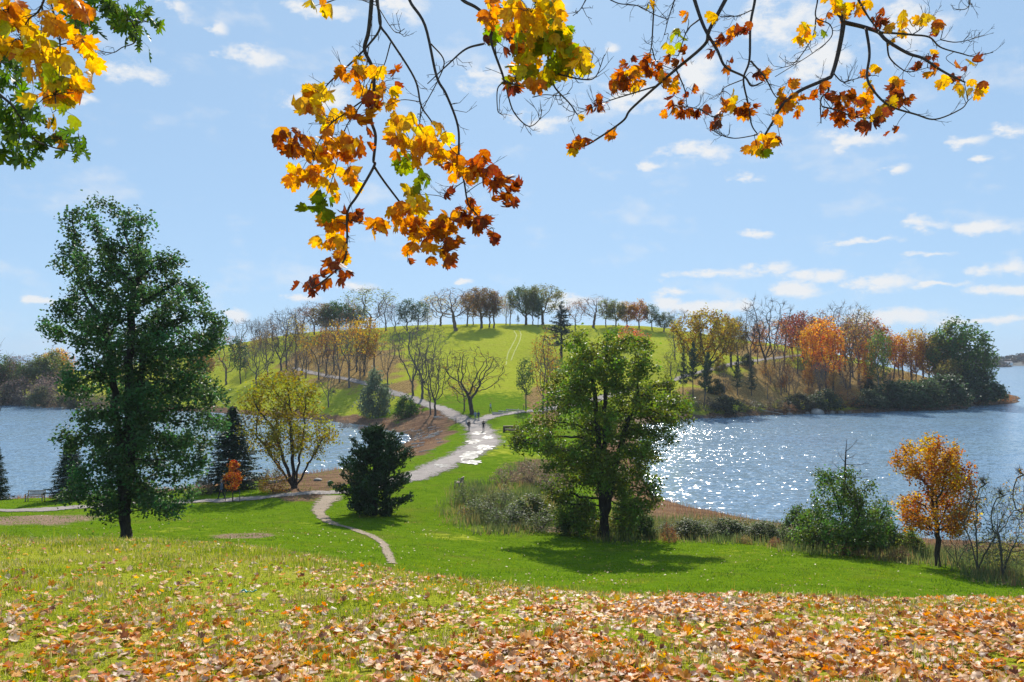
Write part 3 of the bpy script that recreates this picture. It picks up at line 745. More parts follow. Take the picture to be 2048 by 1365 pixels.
BARK_DARK, BARK_GREY, BARK_PALE = (0.045, 0.036, 0.03), (0.085, 0.075, 0.066), (0.2, 0.18, 0.16)
def plant(name, key, loc, height, label, cat, col, bark=BARK_GREY, width=1.0, rz=None, group=None, unit=10.0):
    """one tree or shrub: an Empty at its foot with trunk and crown"""
    s = height / unit
    e = empty(name, (loc[0], loc[1], loc[2] - 0.12 * s), label, cat, group, random.uniform(0, 6.28) if rz is None else rz, (s * width, s * width, s))
    e.rotation_euler[0] = random.gauss(0, 0.035); e.rotation_euler[1] = random.gauss(0, 0.035)
    tm, cm = PROTO[key]
    part = 'stems' if cat == 'shrub' else 'trunk'
    t = link(part, tm, e); t.color = (*bark, 1)
    if cm is not None:
        c = link('foliage' if cat == 'shrub' else 'crown', cm, e); c.color = (*col, 1)
    return e

# ------------------------------------------------------------------ the large trees
def hero_tree(name, label, px, d, rows_px, n, seed, r_trunk, col, leaves, leaf_size, forks_px=None, step=0.4, wmax=2.6, spread=0.28, bark=BARK_DARK, kill=0.55, infl=3.0, gate=-0.2, depth=0.9, cs=2.6, lean=(0, 0), wob=0.18, mat='leaf_glossy', droop=0.1, r_tip=0.014, power=2.3, keep=None, fan=1.3):
    base = colpt(px, d)
    k = d / F
    zpx = lambda py: ray(px, py, d)[2] - base[2]
    rows = [(zpx(y), (l - px) * k, (r_ - px) * k) for (y, l, r_) in rows_px]
    pts = env_points(rows, n, seed, depth, cs, gate)
    forks = [((x - px) * k, dy, zpx(y)) for (x, y, dy) in forks_px] if forks_px else None
    nodes, par = colonize(pts, (0, 0, -0.15), step, infl, kill, seed, lean, forks=forks, wob=wob, fan=fan)
    tm, w, rad, kids = skeleton_mesh('trunk', nodes, par, r_trunk, r_tip, power, (12, 6, 3), M['bark'])
    nt_ = (w <= wmax).sum()
    cm = crown_mesh('crown', nodes, w, wmax, leaves / nt_, spread, leaf_size, seed + 5, M[mat], keep, 0.25, droop, 0.5, 2.4)
    e = empty(name, tuple(base), label, 'tree')
    t = link('trunk', tm, e); t.color = (*bark, 1)
    c = link('crown', cm, e); c.color = (*col, 1)
    return e, nodes, w

hero_tree('oak_tree', 'tall dark green oak with forked trunk at the left edge of the lawn', 253, 42.5,
    [(396,178,200),(415,160,232),(430,128,300),(455,108,318),(490,122,328),(520,103,372),(545,135,398),(580,106,425),(610,125,436),(640,95,462),(662,80,440),(690,122,456),(720,155,436),(750,122,432),(790,132,476),(820,155,450),(850,118,472),(885,140,425),(930,112,412),(960,152,382),(990,122,400),(1020,152,380),(1052,170,300)],
    1500, 17, 0.40, (0.07, 0.125, 0.042), 56000, 0.185, forks_px=[(205,640,0.3),(262,600,0.0),(300,680,-0.5)], step=0.42, gate=0.08, spread=0.21, cs=2.7, depth=0.75, keep=lambda p, r: ~((np.abs(p[:, 0]) < 0.7) & (p[:, 2] < 2.0) & (p[:, 1] < 0.6)))
hero_tree('oak_tree', 'broad yellow green oak standing alone in the middle of the lawn', 1207, 58,
    [(652,1165,1210),(672,1135,1290),(695,1112,1322),(725,1100,1338),(765,1088,1358),(800,1076,1382),(832,1052,1392),(862,1030,1382),(892,1012,1345),(920,1040,1352),(950,1062,1330),(990,1090,1318),(1030,1108,1312),(1058,1150,1285)],
    1300, 12, 0.42, (0.15, 0.19, 0.03), 52000, 0.21, forks_px=[(1180,700,0.2),(1215,690,0.6),(1275,780,-0.6)], step=0.42, gate=0.12, spread=0.25, cs=3.4, keep=lambda p, r: ~((np.abs(p[:, 0]) < 0.8) & (p[:, 2] < 3.6) & (p[:, 1] < 0.6)))
hero_tree('willow_tree', 'many stemmed yellow olive tree fanning out beside the left lake', 590, 79,
    [(742,545,600),(760,500,630),(790,478,645),(825,470,640),(850,478,665),(875,490,678),(895,500,672),(912,540,650)],
    460, 13, 0.30, (0.26, 0.215, 0.02), 9500, 0.24, forks_px=[(512,872,0.3),(548,850,-0.6),(580,835,0.2),(612,850,-0.4),(645,878,0.2),(530,895,0.8)], fan=0.85, step=0.42, gate=0.0, spread=0.36, mat='leaf', wmax=2.2, cs=3.0)
hero_tree('maple_tree', 'orange and gold maple at the right edge of the lawn', 1872, 45.5,
    [(872,1840,1880),(890,1800,1915),(925,1790,1935),(950,1796,1945),(972,1845,1940),(990,1850,1948),(1006,1790,1955),(1040,1790,1948),(1062,1810,1925)],
    440, 14, 0.14, (0.46, 0.21, 0.022), 12500, 0.15, step=0.26, gate=0.12, spread=0.2, kill=0.34, infl=1.8, cs=1.4, wmax=2.3, mat='leaf')
hero_tree('oak_tree', 'green tree with dead bare top among the shore thickets on the right', 1686, 50.5,
    [(925,1660,1700),(945,1630,1715),(970,1600,1745),(1000,1640,1765),(1030,1590,1780),(1060,1575,1775),(1085,1590,1750)],
    380, 15, 0.15, (0.11, 0.17, 0.035), 10500, 0.17, step=0.28, gate=0.1, spread=0.22, kill=0.36, infl=1.9, cs=1.5, wmax=2.3)
# dead leader of that tree
def dead_top():
    e = [o for o in COL.objects if o.get('label', '').startswith('green tree with dead')][0]
    k = 50.5 / F; b = e.location; mb = MB(); r = np.random.default_rng(4)
    def pt(px, py, dy=0.0): return np.array([(px - 1686) * k, dy, ray(1686, py, 50.5)[2] - b[2]])
    mb.tube([pt(1686, 1000), pt(1688, 950), pt(1690, 915), pt(1692, 880)], [0.09, 0.065, 0.04, 0.012], 6)
    for (y0, x1, y1) in [(905,1722,880),(918,1715,912),(925,1672,905),(930,1730,925),(940,1728,945),(948,1665,925),(955,1735,952),(960,1660,950)]:
        p0, p1 = pt(1689, y0), pt(x1, y1, r.uniform(-0.5, 0.5)); q = (p0 + p1) / 2 + [0, 0, -0.05]
        mb.tube([p0, q, p1], [0.025, 0.016, 0.006], 4)
        for _ in range(4): mb.tube([q + (p1 - q) * r.random(), p1 + r.normal(0, 0.22, 3)], [0.008, 0.004], 3)
    o = link('dead_leader', mb.mesh('dead_leader', M['bark'], True), e); o.color = (0.05, 0.04, 0.035, 1)
dead_top()
c = colpt(750, 63); PROTO['cedar'] = cedar_mesh(31)
plant('cedar_tree', 'cedar', c, 197 / F * 63, 'dense dark conical cedar beside the trodden trail', 'tree', (0.036, 0.068, 0.02), BARK_DARK, 0.97)

def at_px(px, d): return colpt(px, d)
SPR = (0.034, 0.066, 0.032)
plant('spruce_tree', 'spruce1', colpt(-5, 76), 120 / F * 76, 'dark spruce cut by the left picture edge beside the lake', 'tree', SPR, BARK_DARK, 1.05)
plant('spruce_tree', 'spruce2', colpt(142, 74), 135 / F * 74, 'dark spruce behind the tall left oak, right of the bench', 'tree', SPR, BARK_DARK, 1.25)
plant('spruce_tree', 'spruce2', colpt(466, 80), 172 / F * 80, 'dark spruce behind the small orange sapling at the lake', 'tree', SPR, BARK_DARK, 1.5)

def sapling():
    b = gp(465, 1004); d = b[1]
    e = empty('maple_sapling', tuple(b), 'small bright orange staked maple sapling beside the gravel road', 'tree')
    mb = MB(); h = 80 / F * d; r = np.random.default_rng(5)
    mb.tube([(0, 0, -0.1), (0.03, 0, h * 0.4), (0, 0.02, h * 0.97)], [0.045, 0.035, 0.01], 6)
    C = []
    for k in range(26):
        z = h * r.uniform(0.3, 0.95); a = r.uniform(0, 6.28); L = 0.85 * np.interp(z / h, [.3, .45, .6, .72, .85, 1], [.5, 1, .85, .55, .6, .2])
        q = np.array([math.cos(a) * L, math.sin(a) * L, z + 0.3 * L]); mb.tube([(0, 0, z), q], [0.014, 0.005], 3)
        t = r.random((70, 1)) ** 0.6; C.append(np.array([0, 0, z]) * (1 - t) + q * t + r.normal(0, 0.12, (70, 3)))
    v, f, tt = leaf_quads(np.vstack(C), 0.15, r)
    t = link('trunk', mb.mesh('trunk', M['bark'], True), e); t.color = (*BARK_GREY, 1)
    c = link('crown', make_mesh('crown', v, f, M['leaf'], tt), e); c.color = (0.62, 0.17, 0.015, 1)
    for s in (-0.62, 0.62):
        p = gp(465 + s * F / d, 1004); st = empty('support_stake', tuple(p), ('left' if s < 0 else 'right') + ' thin grey stake holding the orange sapling', 'stake', 'stakes of the sapling')
        m = MB(); m.tube([(0, 0, -0.1), (0, 0, 1.0)], [0.03, 0.028], 6); m.tube([(0, 0, 0.85), (-s * 0.9, 0, 1.05)], 0.006, 4)
        o = link('post', m.mesh('post', M['bark'])); o.parent = st; o.color = (0.12, 0.11, 0.1, 1)
sapling()

# ------------------------------------------------------------------ trees on the hill and along the shores
G_, GB, YG, YE, OR, DO, RU, RD, PU = (.05,.09,.022), (.05,.08,.035), (.16,.165,.03), (.34,.24,.035), (.44,.19,.03), (.46,.14,.02), (.22,.10,.04), (.21,.075,.05), (.15,.10,.09)
BT = (0.12, 0.098, 0.088)       # bark and twigs of bare trees
GREYB = (0.10, 0.085, 0.075)
FAR = [  # column, foot row, top row, width, prototype, leaf colour, bark, name, label
 # skyline, left shoulder
 (482,694,640,1.0,'bare1',PU,BT,'bare_tree','small bare tree on the skyline just right of the tall left oak'),
 (520,700,648,1.0,'bare2',PU,BT,'bare_tree','low bare tree on the left end of the hill skyline'),
 (572,676,622,1.1,'bare3',PU,BT,'bare_tree','bare tree on the skyline left of the brown hilltop wood'),
 (604,672,612,1.3,'sparse1',RU,BT,'autumn_tree','brown thinning tree at the left end of the hilltop wood'),
 (628,670,606,1.4,'sparse2',PU,BT,'autumn_tree','purplish brown tree, second from left in the hilltop wood'),
 (652,668,608,1.5,'full1',(.2,.13,.03),GREYB,'autumn_tree','ochre brown round tree in the hilltop wood'),
 (676,668,602,1.4,'full2',G_,GREYB,'autumn_tree','dark green round tree behind the ochre one in the hilltop wood'),
 (700,664,598,1.3,'sparse3',RU,BT,'autumn_tree','rust coloured thinning tree in the middle of the hilltop wood'),
 (712,662,612,1.3,'full1',(.055,.085,.02),GREYB,'autumn_tree','squat green tree below the tall pale one in the hilltop wood'),
 (740,664,578,1.35,'sparse2',YG,BT,'autumn_tree','tall airy pale yellow tree rising above the hilltop wood'),
 (772,662,600,1.3,'sparse1',PU,BT,'autumn_tree','purple grey tree right of the tall pale yellow one'),
 (790,664,612,1.2,'bare2',PU,BT,'bare_tree','bare tree left of the blue green pair on the skyline'),
 (814,662,598,1.2,'tall1',GB,GREYB,'green_tree','left of the blue green pair on the skyline'),
 (835,660,602,1.2,'tall2',GB,GREYB,'green_tree','right of the blue green pair on the skyline'),
 (856,658,618,1.2,'sparse3',YE,BT,'autumn_tree','small yellowish tree right of the blue green pair'),
 # hilltop group
 (882,652,592,1.7,'sparse2',YE,BT,'autumn_tree','yellow half bare tree at the left of the hilltop group'),
 (911,662,577,1.35,'bareumb',RU,(0.14,0.10,0.085),'bare_tree','dense purplish bare tree with thick trunk in the hilltop group'),
 (934,652,580,1.2,'sparse1',RU,BT,'autumn_tree','rusty tree just right of the thick trunked bare one'),
 (947,650,590,1.1,'tall2',(.16,.11,.03),GREYB,'autumn_tree','olive brown tree in the middle of the hilltop group'),
 (963,656,578,1.2,'dome2',(.17,.10,.035),GREYB,'autumn_tree','flat topped russet tree in the hilltop group'),
 (979,655,584,1.1,'tall1',(.12,.11,.03),GREYB,'autumn_tree','dark slim tree right of the flat topped russet one'),
 (988,656,580,1.2,'sparse3',RU,BT,'autumn_tree','rightmost rusty tree of the hilltop group'),
 (1012,650,586,0.9,'sparse1',YE,BT,'autumn_tree','thin yellowish tree standing apart on the hilltop'),
 (1020,650,580,0.8,'sparse3',YE,BT,'autumn_tree','slim pale tree beside the thin yellowish one on the hilltop'),
 (1036,648,630,1.0,'pine2',GB,GREYB,'pine_tree','tiny far pine seen between the hilltop trees'),
 (1052,650,574,1.1,'dome1',(.06,.085,.022),GREYB,'green_tree','dark green flat topped tree on the hilltop crest'),
 (1066,650,580,0.8,'tall1',(.08,.09,.025),GREYB,'green_tree','slim tree between the two large crest trees'),
 (1085,650,572,1.3,'umb1',(.13,.12,.03),GREYB,'autumn_tree','tall olive tree at the right end of the crest group'),
 (1076,655,600,0.8,'pine1',GB,GREYB,'pine_tree','slim dark pine beside the olive crest tree'),
 # right of the crest
 (1122,716,612,1.5,'pine2',(.022,.04,.022),BARK_DARK,'pine_tree','dark full pine above the left shoulder of the central oak'),
 (1150,660,604,1.2,'sparse2',RU,BT,'autumn_tree','brownish thin tree right of the dark pine'),
 (1187,655,592,1.2,'bareumb',RU,(0.15,0.1,0.09),'bare_tree','purplish bare round tree above the central oak'),
 (1212,654,598,1.1,'tall2',YG,GREYB,'autumn_tree','yellow green tree left of the orange pair on the skyline'),
 (1232,654,600,1.1,'full2',(.13,.14,.03),GREYB,'autumn_tree','olive tree touching the orange pair on the skyline'),
 (1254,654,604,1.2,'full1',(.36,.19,.03),GREYB,'autumn_tree','left golden tree of the orange pair on the skyline'),
 (1278,656,600,1.2,'full2',(.34,.15,.035),GREYB,'autumn_tree','right orange tree of the orange pair on the skyline'),
 (1304,660,608,1.1,'tall1',(.045,.075,.02),GREYB,'green_tree','dark green tree right of the orange pair'),
 (1328,664,625,1.4,'full1',(.07,.09,.025),GREYB,'green_tree','low green tree on the skyline behind the golden oak'),
 (1356,668,620,1.2,'bare1',PU,BT,'bare_tree','bare tree on the skyline left of the golden oak'),
 # behind and beside the central oak
 (1085,842,655,0.55,'sparse1',(.24,.14,.04),BT,'autumn_tree','thin straight tree with sparse rusty leaves left of the central oak'),
 (1096,800,672,0.7,'sparse3',(.2,.16,.04),BT,'autumn_tree','sparse yellow brown tree just left of the central oak'),
 (1052,817,716,0.7,'tall1',(.06,.09,.025),GREYB,'leaning_tree','small leaning tree with green head by the right hand path'),
 (1350,720,640,1.0,'sparse3',(.2,.17,.04),BT,'autumn_tree','thin yellowing tree left of the golden oak'),
 (1340,790,690,0.6,'sparse1',YG,BT,'autumn_tree','slender tree right of the central oak above the beach'),
 # left slope grove
 (452,770,672,0.9,'sparse2',RU,BT,'autumn_tree','reddish thin tree between the tall left oak and the dark green one'),
 (482,768,672,0.75,'tall2',(.03,.06,.022),BARK_DARK,'green_tree','dark green upright tree on the left foot of the hill'),
 (512,770,690,1.0,'bare1',PU,BT,'bare_tree','grey bare tree just right of the dark green upright one'),
 (535,752,668,0.9,'bare2',PU,BT,'bare_tree','leftmost tall bare tree of the slope grove'),
 (562,742,640,0.8,'bare3',PU,BT,'bare_tree','second tall bare tree of the slope grove'),
 (573,740,622,0.8,'bare1',PU,BT,'bare_tree','third tall bare tree, highest on the left of the slope grove'),
 (592,738,632,0.9,'sparse1',YE,BT,'autumn_tree','yellow tufted tree in the left of the slope grove'),
 (612,757,668,0.8,'sparse3',(.3,.18,.04),BT,'autumn_tree','ochre tree in the left of the slope grove above the lake'),
 (594,790,700,0.8,'bare2',PU,BT,'bare_tree','bare tree at the lake end of the slope grove'),
 (637,760,660,0.8,'sparse2',(.34,.19,.04),BT,'autumn_tree','golden brown tree in the middle of the slope grove'),
 (652,752,650,0.75,'sparse1',RU,BT,'autumn_tree','rust brown tree in the middle of the slope grove'),
 (668,742,640,0.8,'sparse3',(.3,.17,.04),BT,'autumn_tree','tall tan tree in the middle of the slope grove'),
 (679,765,660,0.7,'bare3',PU,BT,'bare_tree','slim bare tree in the middle of the slope grove'),
 (698,776,640,0.7,'sparse2',(.36,.2,.03),BT,'autumn_tree','gold crowned leaning tree at the path in the slope grove'),
 (713,744,636,0.75,'sparse1',(.38,.22,.03),BT,'autumn_tree','bright gold crowned tree in the slope grove'),
 (729,752,634,0.8,'tall1',(.32,.2,.035),GREYB,'autumn_tree','fullest golden tree of the slope grove'),
 (748,746,640,0.85,'sparse3',(.26,.15,.05),BT,'autumn_tree','tan tree on the right of the slope grove'),
 (775,770,676,0.8,'bare1',PU,BT,'bare_tree','bare tree at the right end of the slope grove'),
 (657,815,720,0.6,'bare2',PU,BT,'bare_tree','thin bare tree on the lake bank left of the willow bush'),
 (826,792,660,0.8,'bare3',PU,BT,'bare_tree','left of the two tall bare trees by the climbing path'),
 (845,798,650,0.85,'bare1',PU,(0.13,0.115,0.11),'bare_tree','right and stouter of the two tall bare trees by the path'),
 (861,830,706,0.55,'bare2',PU,BT,'bare_tree','left stem of the pair of bare trees near the junction'),
 (870,833,700,0.75,'bare3',PU,(0.09,0.075,0.066),'bare_tree','right and larger of the pair of bare trees near the junction'),
 (944,829,698,1.0,'bareumb',(.22,.12,.03),(0.065,0.052,0.043),'gnarled_tree','gnarled dark tree with crooked limbs at the path junction'),
 (929,822,764,1.2,'sparse2',(.28,.12,.03),BT,'autumn_tree','small reddish tree left of the gnarled one at the junction'),
 # right slope
 (1412,768,622,0.92,'dome1',(.25,.17,.018),BARK_DARK,'oak_tree','large golden olive oak on the path above the right bay'),
 (1462,735,638,0.9,'dome2',(.22,.16,.022),GREYB,'oak_tree','golden oak behind and right of the large one'),
 (1386,796,690,0.6,'pine1',(.03,.055,.022),BARK_GREY,'pine_tree','tall slim pine left of the large golden oak'),
 (1366,788,700,0.6,'pine2',(.04,.065,.024),BARK_GREY,'pine_tree','shorter pine between the central oak and the slim pine'),
 (1408,812,712,0.6,'pine1',(.045,.07,.028),BARK_GREY,'pine_tree','thin pine on the bank below the large golden oak'),
 (1475,790,720,0.75,'pine2',(.035,.055,.026),BARK_GREY,'pine_tree','small pine on the leafy slope left of the round one'),
 (1503,792,735,1.05,'pine2',(.03,.05,.025),BARK_GREY,'pine_tree','small rounded pine low on the leafy slope'),
 (1500,738,632,0.8,'bare2',PU,BT,'bare_tree','grey bare tree right of the golden oaks'),
 (1531,752,600,0.8,'bare3',PU,(0.075,0.06,0.052),'bare_tree','tallest bare tree with dark trunk on the right slope'),
 (1549,735,640,0.8,'sparse2',(.42,.17,.03),BT,'autumn_tree','orange leaved forked tree beside the tallest bare one'),
 (1562,790,700,0.5,'bare1',PU,BT,'bare_tree','thin bare tree on the leafy slope below the forked orange one'),
 (1578,796,690,0.5,'sparse1',RU,BT,'autumn_tree','thin rusty tree near the bank below the red tree'),
 (1585,722,628,1.0,'tall1',(.24,.075,.04),GREYB,'autumn_tree','red brown tree left of the purple one on the right slope'),
 (1606,716,624,1.2,'full1',(.2,.075,.055),GREYB,'autumn_tree','purple red round tree behind the right slope trees'),
 (1610,772,690,0.5,'bare3',PU,BT,'bare_tree','slim bare tree at the middle of the leafy slope'),
 (1625,775,650,0.6,'tall2',(.48,.2,.025),GREYB,'autumn_tree','left orange tree of the bright trio on the right slope'),
 (1640,730,618,0.9,'sparse3',RU,BT,'autumn_tree','rusty thin topped tree behind the bright orange trio'),
 (1652,778,636,0.75,'tall1',(.55,.22,.02),GREYB,'autumn_tree','brightest orange tree of the right slope'),
 (1668,782,652,0.65,'tall2',(.48,.18,.025),GREYB,'autumn_tree','right orange tree of the bright trio on the right slope'),
 (1690,742,610,0.8,'bare1',PU,BT,'bare_tree','tall bare tree behind the right slope'),
 (1700,778,650,0.6,'sparse2',(.3,.18,.06),BT,'autumn_tree','tan thin tree in the middle of the right slope'),
 (1718,770,612,0.75,'sparse1',(.18,.13,.06),BT,'autumn_tree','tall brown grey tree with sparse leaves on the right slope'),
 (1745,745,640,1.1,'full2',(.36,.13,.03),GREYB,'autumn_tree','rust orange round tree above the right bank'),
 (1735,785,680,0.6,'tall1',(.5,.2,.03),GREYB,'autumn_tree','low orange tree left of the pale trunked green one'),
 (1757,800,660,0.55,'tall2',(.1,.13,.03),BARK_PALE,'green_tree','green tree with pale trunk among the orange ones'),
 (1787,758,668,0.9,'tall1',(.55,.22,.02),GREYB,'autumn_tree','bright orange tree right of the pale trunked green one'),
 (1806,760,664,0.9,'sparse3',(.3,.16,.05),BT,'autumn_tree','brownish tree between two golden ones on the far right slope'),
 (1822,762,658,0.9,'tall2',(.4,.22,.03),GREYB,'autumn_tree','golden tree on the far right slope'),
 (1846,768,656,0.9,'sparse1',(.42,.26,.04),BT,'autumn_tree','airy gold tree against the sky on the far right slope'),
 (1872,775,668,0.8,'bare2',PU,BT,'bare_tree','thin bare tree left of the big green one on the point'),
 (1886,780,684,0.9,'tall1',(.45,.22,.04),GREYB,'autumn_tree','orange gold tree just left of the big green one on the point'),
 (1908,790,648,0.8,'full1',(.13,.14,.03),GREYB,'green_tree','yellow green left half of the green pair on the point'),
 (1930,795,638,0.85,'full2',(.06,.10,.022),GREYB,'green_tree','tall dark green tree at the end of the point'),
 (1958,795,690,0.9,'full1',(.06,.095,.02),GREYB,'green_tree','lower green tree leaning out over the point'),
 # more of the right wood
 (1478,742,650,0.8,'sparse3',(.3,.2,.04),BT,'autumn_tree','yellow brown thin tree between the golden oaks and the tallest bare one'),
 (1515,728,645,0.8,'tall1',(.36,.16,.03),GREYB,'autumn_tree','orange brown tree left of the tallest bare one'),
 (1568,742,632,0.8,'sparse1',(.3,.1,.05),BT,'autumn_tree','reddish thin tree just left of the red brown one'),
 (1595,748,655,0.6,'sparse3',(.42,.2,.04),BT,'autumn_tree','tan thin tree in front of the purple red round one'),
 (1632,740,640,0.9,'full2',(.4,.17,.03),GREYB,'autumn_tree','dull orange round tree behind the bright trio'),
 (1680,750,630,0.8,'sparse2',(.26,.13,.07),BT,'autumn_tree','mauve brown tree right of the bright trio'),
 (1706,755,640,0.8,'tall2',(.38,.16,.04),GREYB,'autumn_tree','rusty full tree between the tall bare and tall brown ones'),
 (1730,752,626,0.8,'sparse3',(.2,.15,.09),BT,'autumn_tree','grey brown tree rising behind the rust orange round one'),
 (1768,750,650,0.8,'sparse1',(.4,.18,.04),BT,'autumn_tree','amber thin tree behind the pale trunked green one'),
 (1798,752,676,0.8,'tall2',(.48,.24,.03),GREYB,'autumn_tree','small amber tree right of the bright orange one'),
 (1832,770,680,0.7,'tall1',(.44,.2,.03),GREYB,'autumn_tree','low amber tree below the airy gold one'),
 (1858,772,672,0.8,'full2',(.34,.22,.04),GREYB,'autumn_tree','olive gold tree between the airy gold and thin bare ones'),
 (1898,800,720,0.9,'full1',(.2,.16,.05),GREYB,'autumn_tree','tan leafy tree at the foot of the yellow green one'),
 (1640,800,725,0.5,'bare2',PU,BT,'bare_tree','thin bare sapling near the bank above the boulder'),
 (1695,802,720,0.5,'bare1',PU,BT,'bare_tree','thin bare sapling near the bank right of the bright trio'),
 (1590,802,735,0.5,'bare3',PU,BT,'bare_tree','thin bare sapling near the bank left of the boulder'),
 (1450,800,730,0.5,'bare1',PU,BT,'bare_tree','thin bare sapling on the slope left of the small pines'),
 (1535,798,728,0.5,'sparse2',(.3,.16,.05),BT,'autumn_tree','thin tan sapling right of the small rounded pine'),
 (1720,800,728,0.5,'sparse1',(.36,.18,.05),BT,'autumn_tree','thin amber sapling below the tall brown grey tree'),
 (1775,800,735,0.6,'bare2',PU,BT,'bare_tree','thin bare sapling right of the pale trunked green tree'),
 # left far shore
 (12,800,712,1.2,'full1',(.09,.12,.03),GREYB,'green_tree','olive green tree at the left picture edge across the lake'),
 (28,795,728,1.3,'full2',(.26,.10,.03),GREYB,'autumn_tree','russet round tree across the lake at far left'),
 (50,796,712,1.1,'sparse2',PU,BT,'autumn_tree','grey brown tree across the lake between russet and green'),
 (75,800,722,1.3,'full1',(.07,.09,.03),GREYB,'green_tree','dull green round tree across the lake'),
 (98,795,702,1.2,'full2',(.1,.12,.03),GREYB,'green_tree','green tree beside the yellow orange one across the lake'),
 (112,778,698,1.1,'full1',(.46,.24,.04),GREYB,'autumn_tree','yellow orange tree across the lake left of the tall oak'),
 (132,775,700,1.1,'sparse3',(.36,.15,.05),BT,'autumn_tree','pinkish orange tree half hidden by the tall oak'),
 (40,812,752,1.5,'sparse1',PU,BT,'autumn_tree','low grey brown tree at the water across the lake'),
 (85,815,750,1.5,'sparse3',PU,BT,'autumn_tree','low purple grey tree at the water across the lake'),
 (120,816,745,1.5,'sparse2',PU,BT,'autumn_tree','grey twiggy tree at the water left of the tall oak'),
 (-15,805,720,1.3,'full2',(.1,.1,.03),GREYB,'green_tree','tree cut by the left edge across the lake'),
 (400,770,700,1.3,'full2',(.2,.12,.04),GREYB,'autumn_tree','brown tree seen through the right side of the tall oak'),
 (330,780,705,1.3,'sparse1',(.3,.16,.05),BT,'autumn_tree','tan tree seen through the middle of the tall oak'),
 (230,790,705,1.4,'full1',(.11,.11,.04),GREYB,'green_tree','dull green tree seen through the left side of the tall oak'),
]
for (px, by, ty, wd, key, col, bark, nm, lab) in FAR:
    b = gp(px, by, 60.0 if by < 800 else 3.0)
    h = (by - ty) / F * b[1]
    if 4 > len(lab.split()): lab += ' tree'
    if lab.startswith(('left of the blue', 'right of the blue')): lab = 'tree standing ' + lab
    plant(nm, key, b, h * 1.04, lab, 'tree', tuple(min(c * 1.25, 0.7) for c in col), bark, wd * (1.1 if key[:3] in ('umb', 'ful', 'pin', 'dom') else 1.3) * random.uniform(0.88, 1.15))
ru = np.random.default_rng(444)
for i in range(16):
    px, py = ru.uniform(1520, 1890), ru.uniform(766, 797); b = gp(px, py, 60.0)
    plant('young_tree', ['sparse1', 'sparse2', 'bare2', 'tall1', 'sparse3'][i % 5], b, ru.uniform(4.5, 9), 'slender young russet tree in the understory of the wood above the right bay', 'tree', [(.4,.18,.04),(.3,.14,.05),(.44,.24,.04),(.26,.17,.06)][i % 4], BT, ru.uniform(0.8, 1.2), None, 'understory of the right wood')
for i in range(26):
    px = ru.uniform(470, 790); py = ru.uniform(690, 765); b = gp(px, py, 60.0)
    plant('young_tree', ['bare1', 'sparse2', 'bare3', 'sparse1', 'bare2'][i % 5], b, ru.uniform(7, 13), 'slender grey brown tree in the understory of the grove on the left slope', 'tree', [(.3,.17,.05),(.24,.15,.07),(.34,.2,.05)][i % 3], BT, ru.uniform(0.7, 1.0), None, 'understory of the slope grove')
# leafless tree leaning in at the left edge
plant('bare_tree', 'bare2', colpt(-52, 70), 330 / F * 70 / 1.0, 'bare twigs of a tree just outside the left picture edge', 'tree', PU, (0.1,0.085,0.08), 0.55)

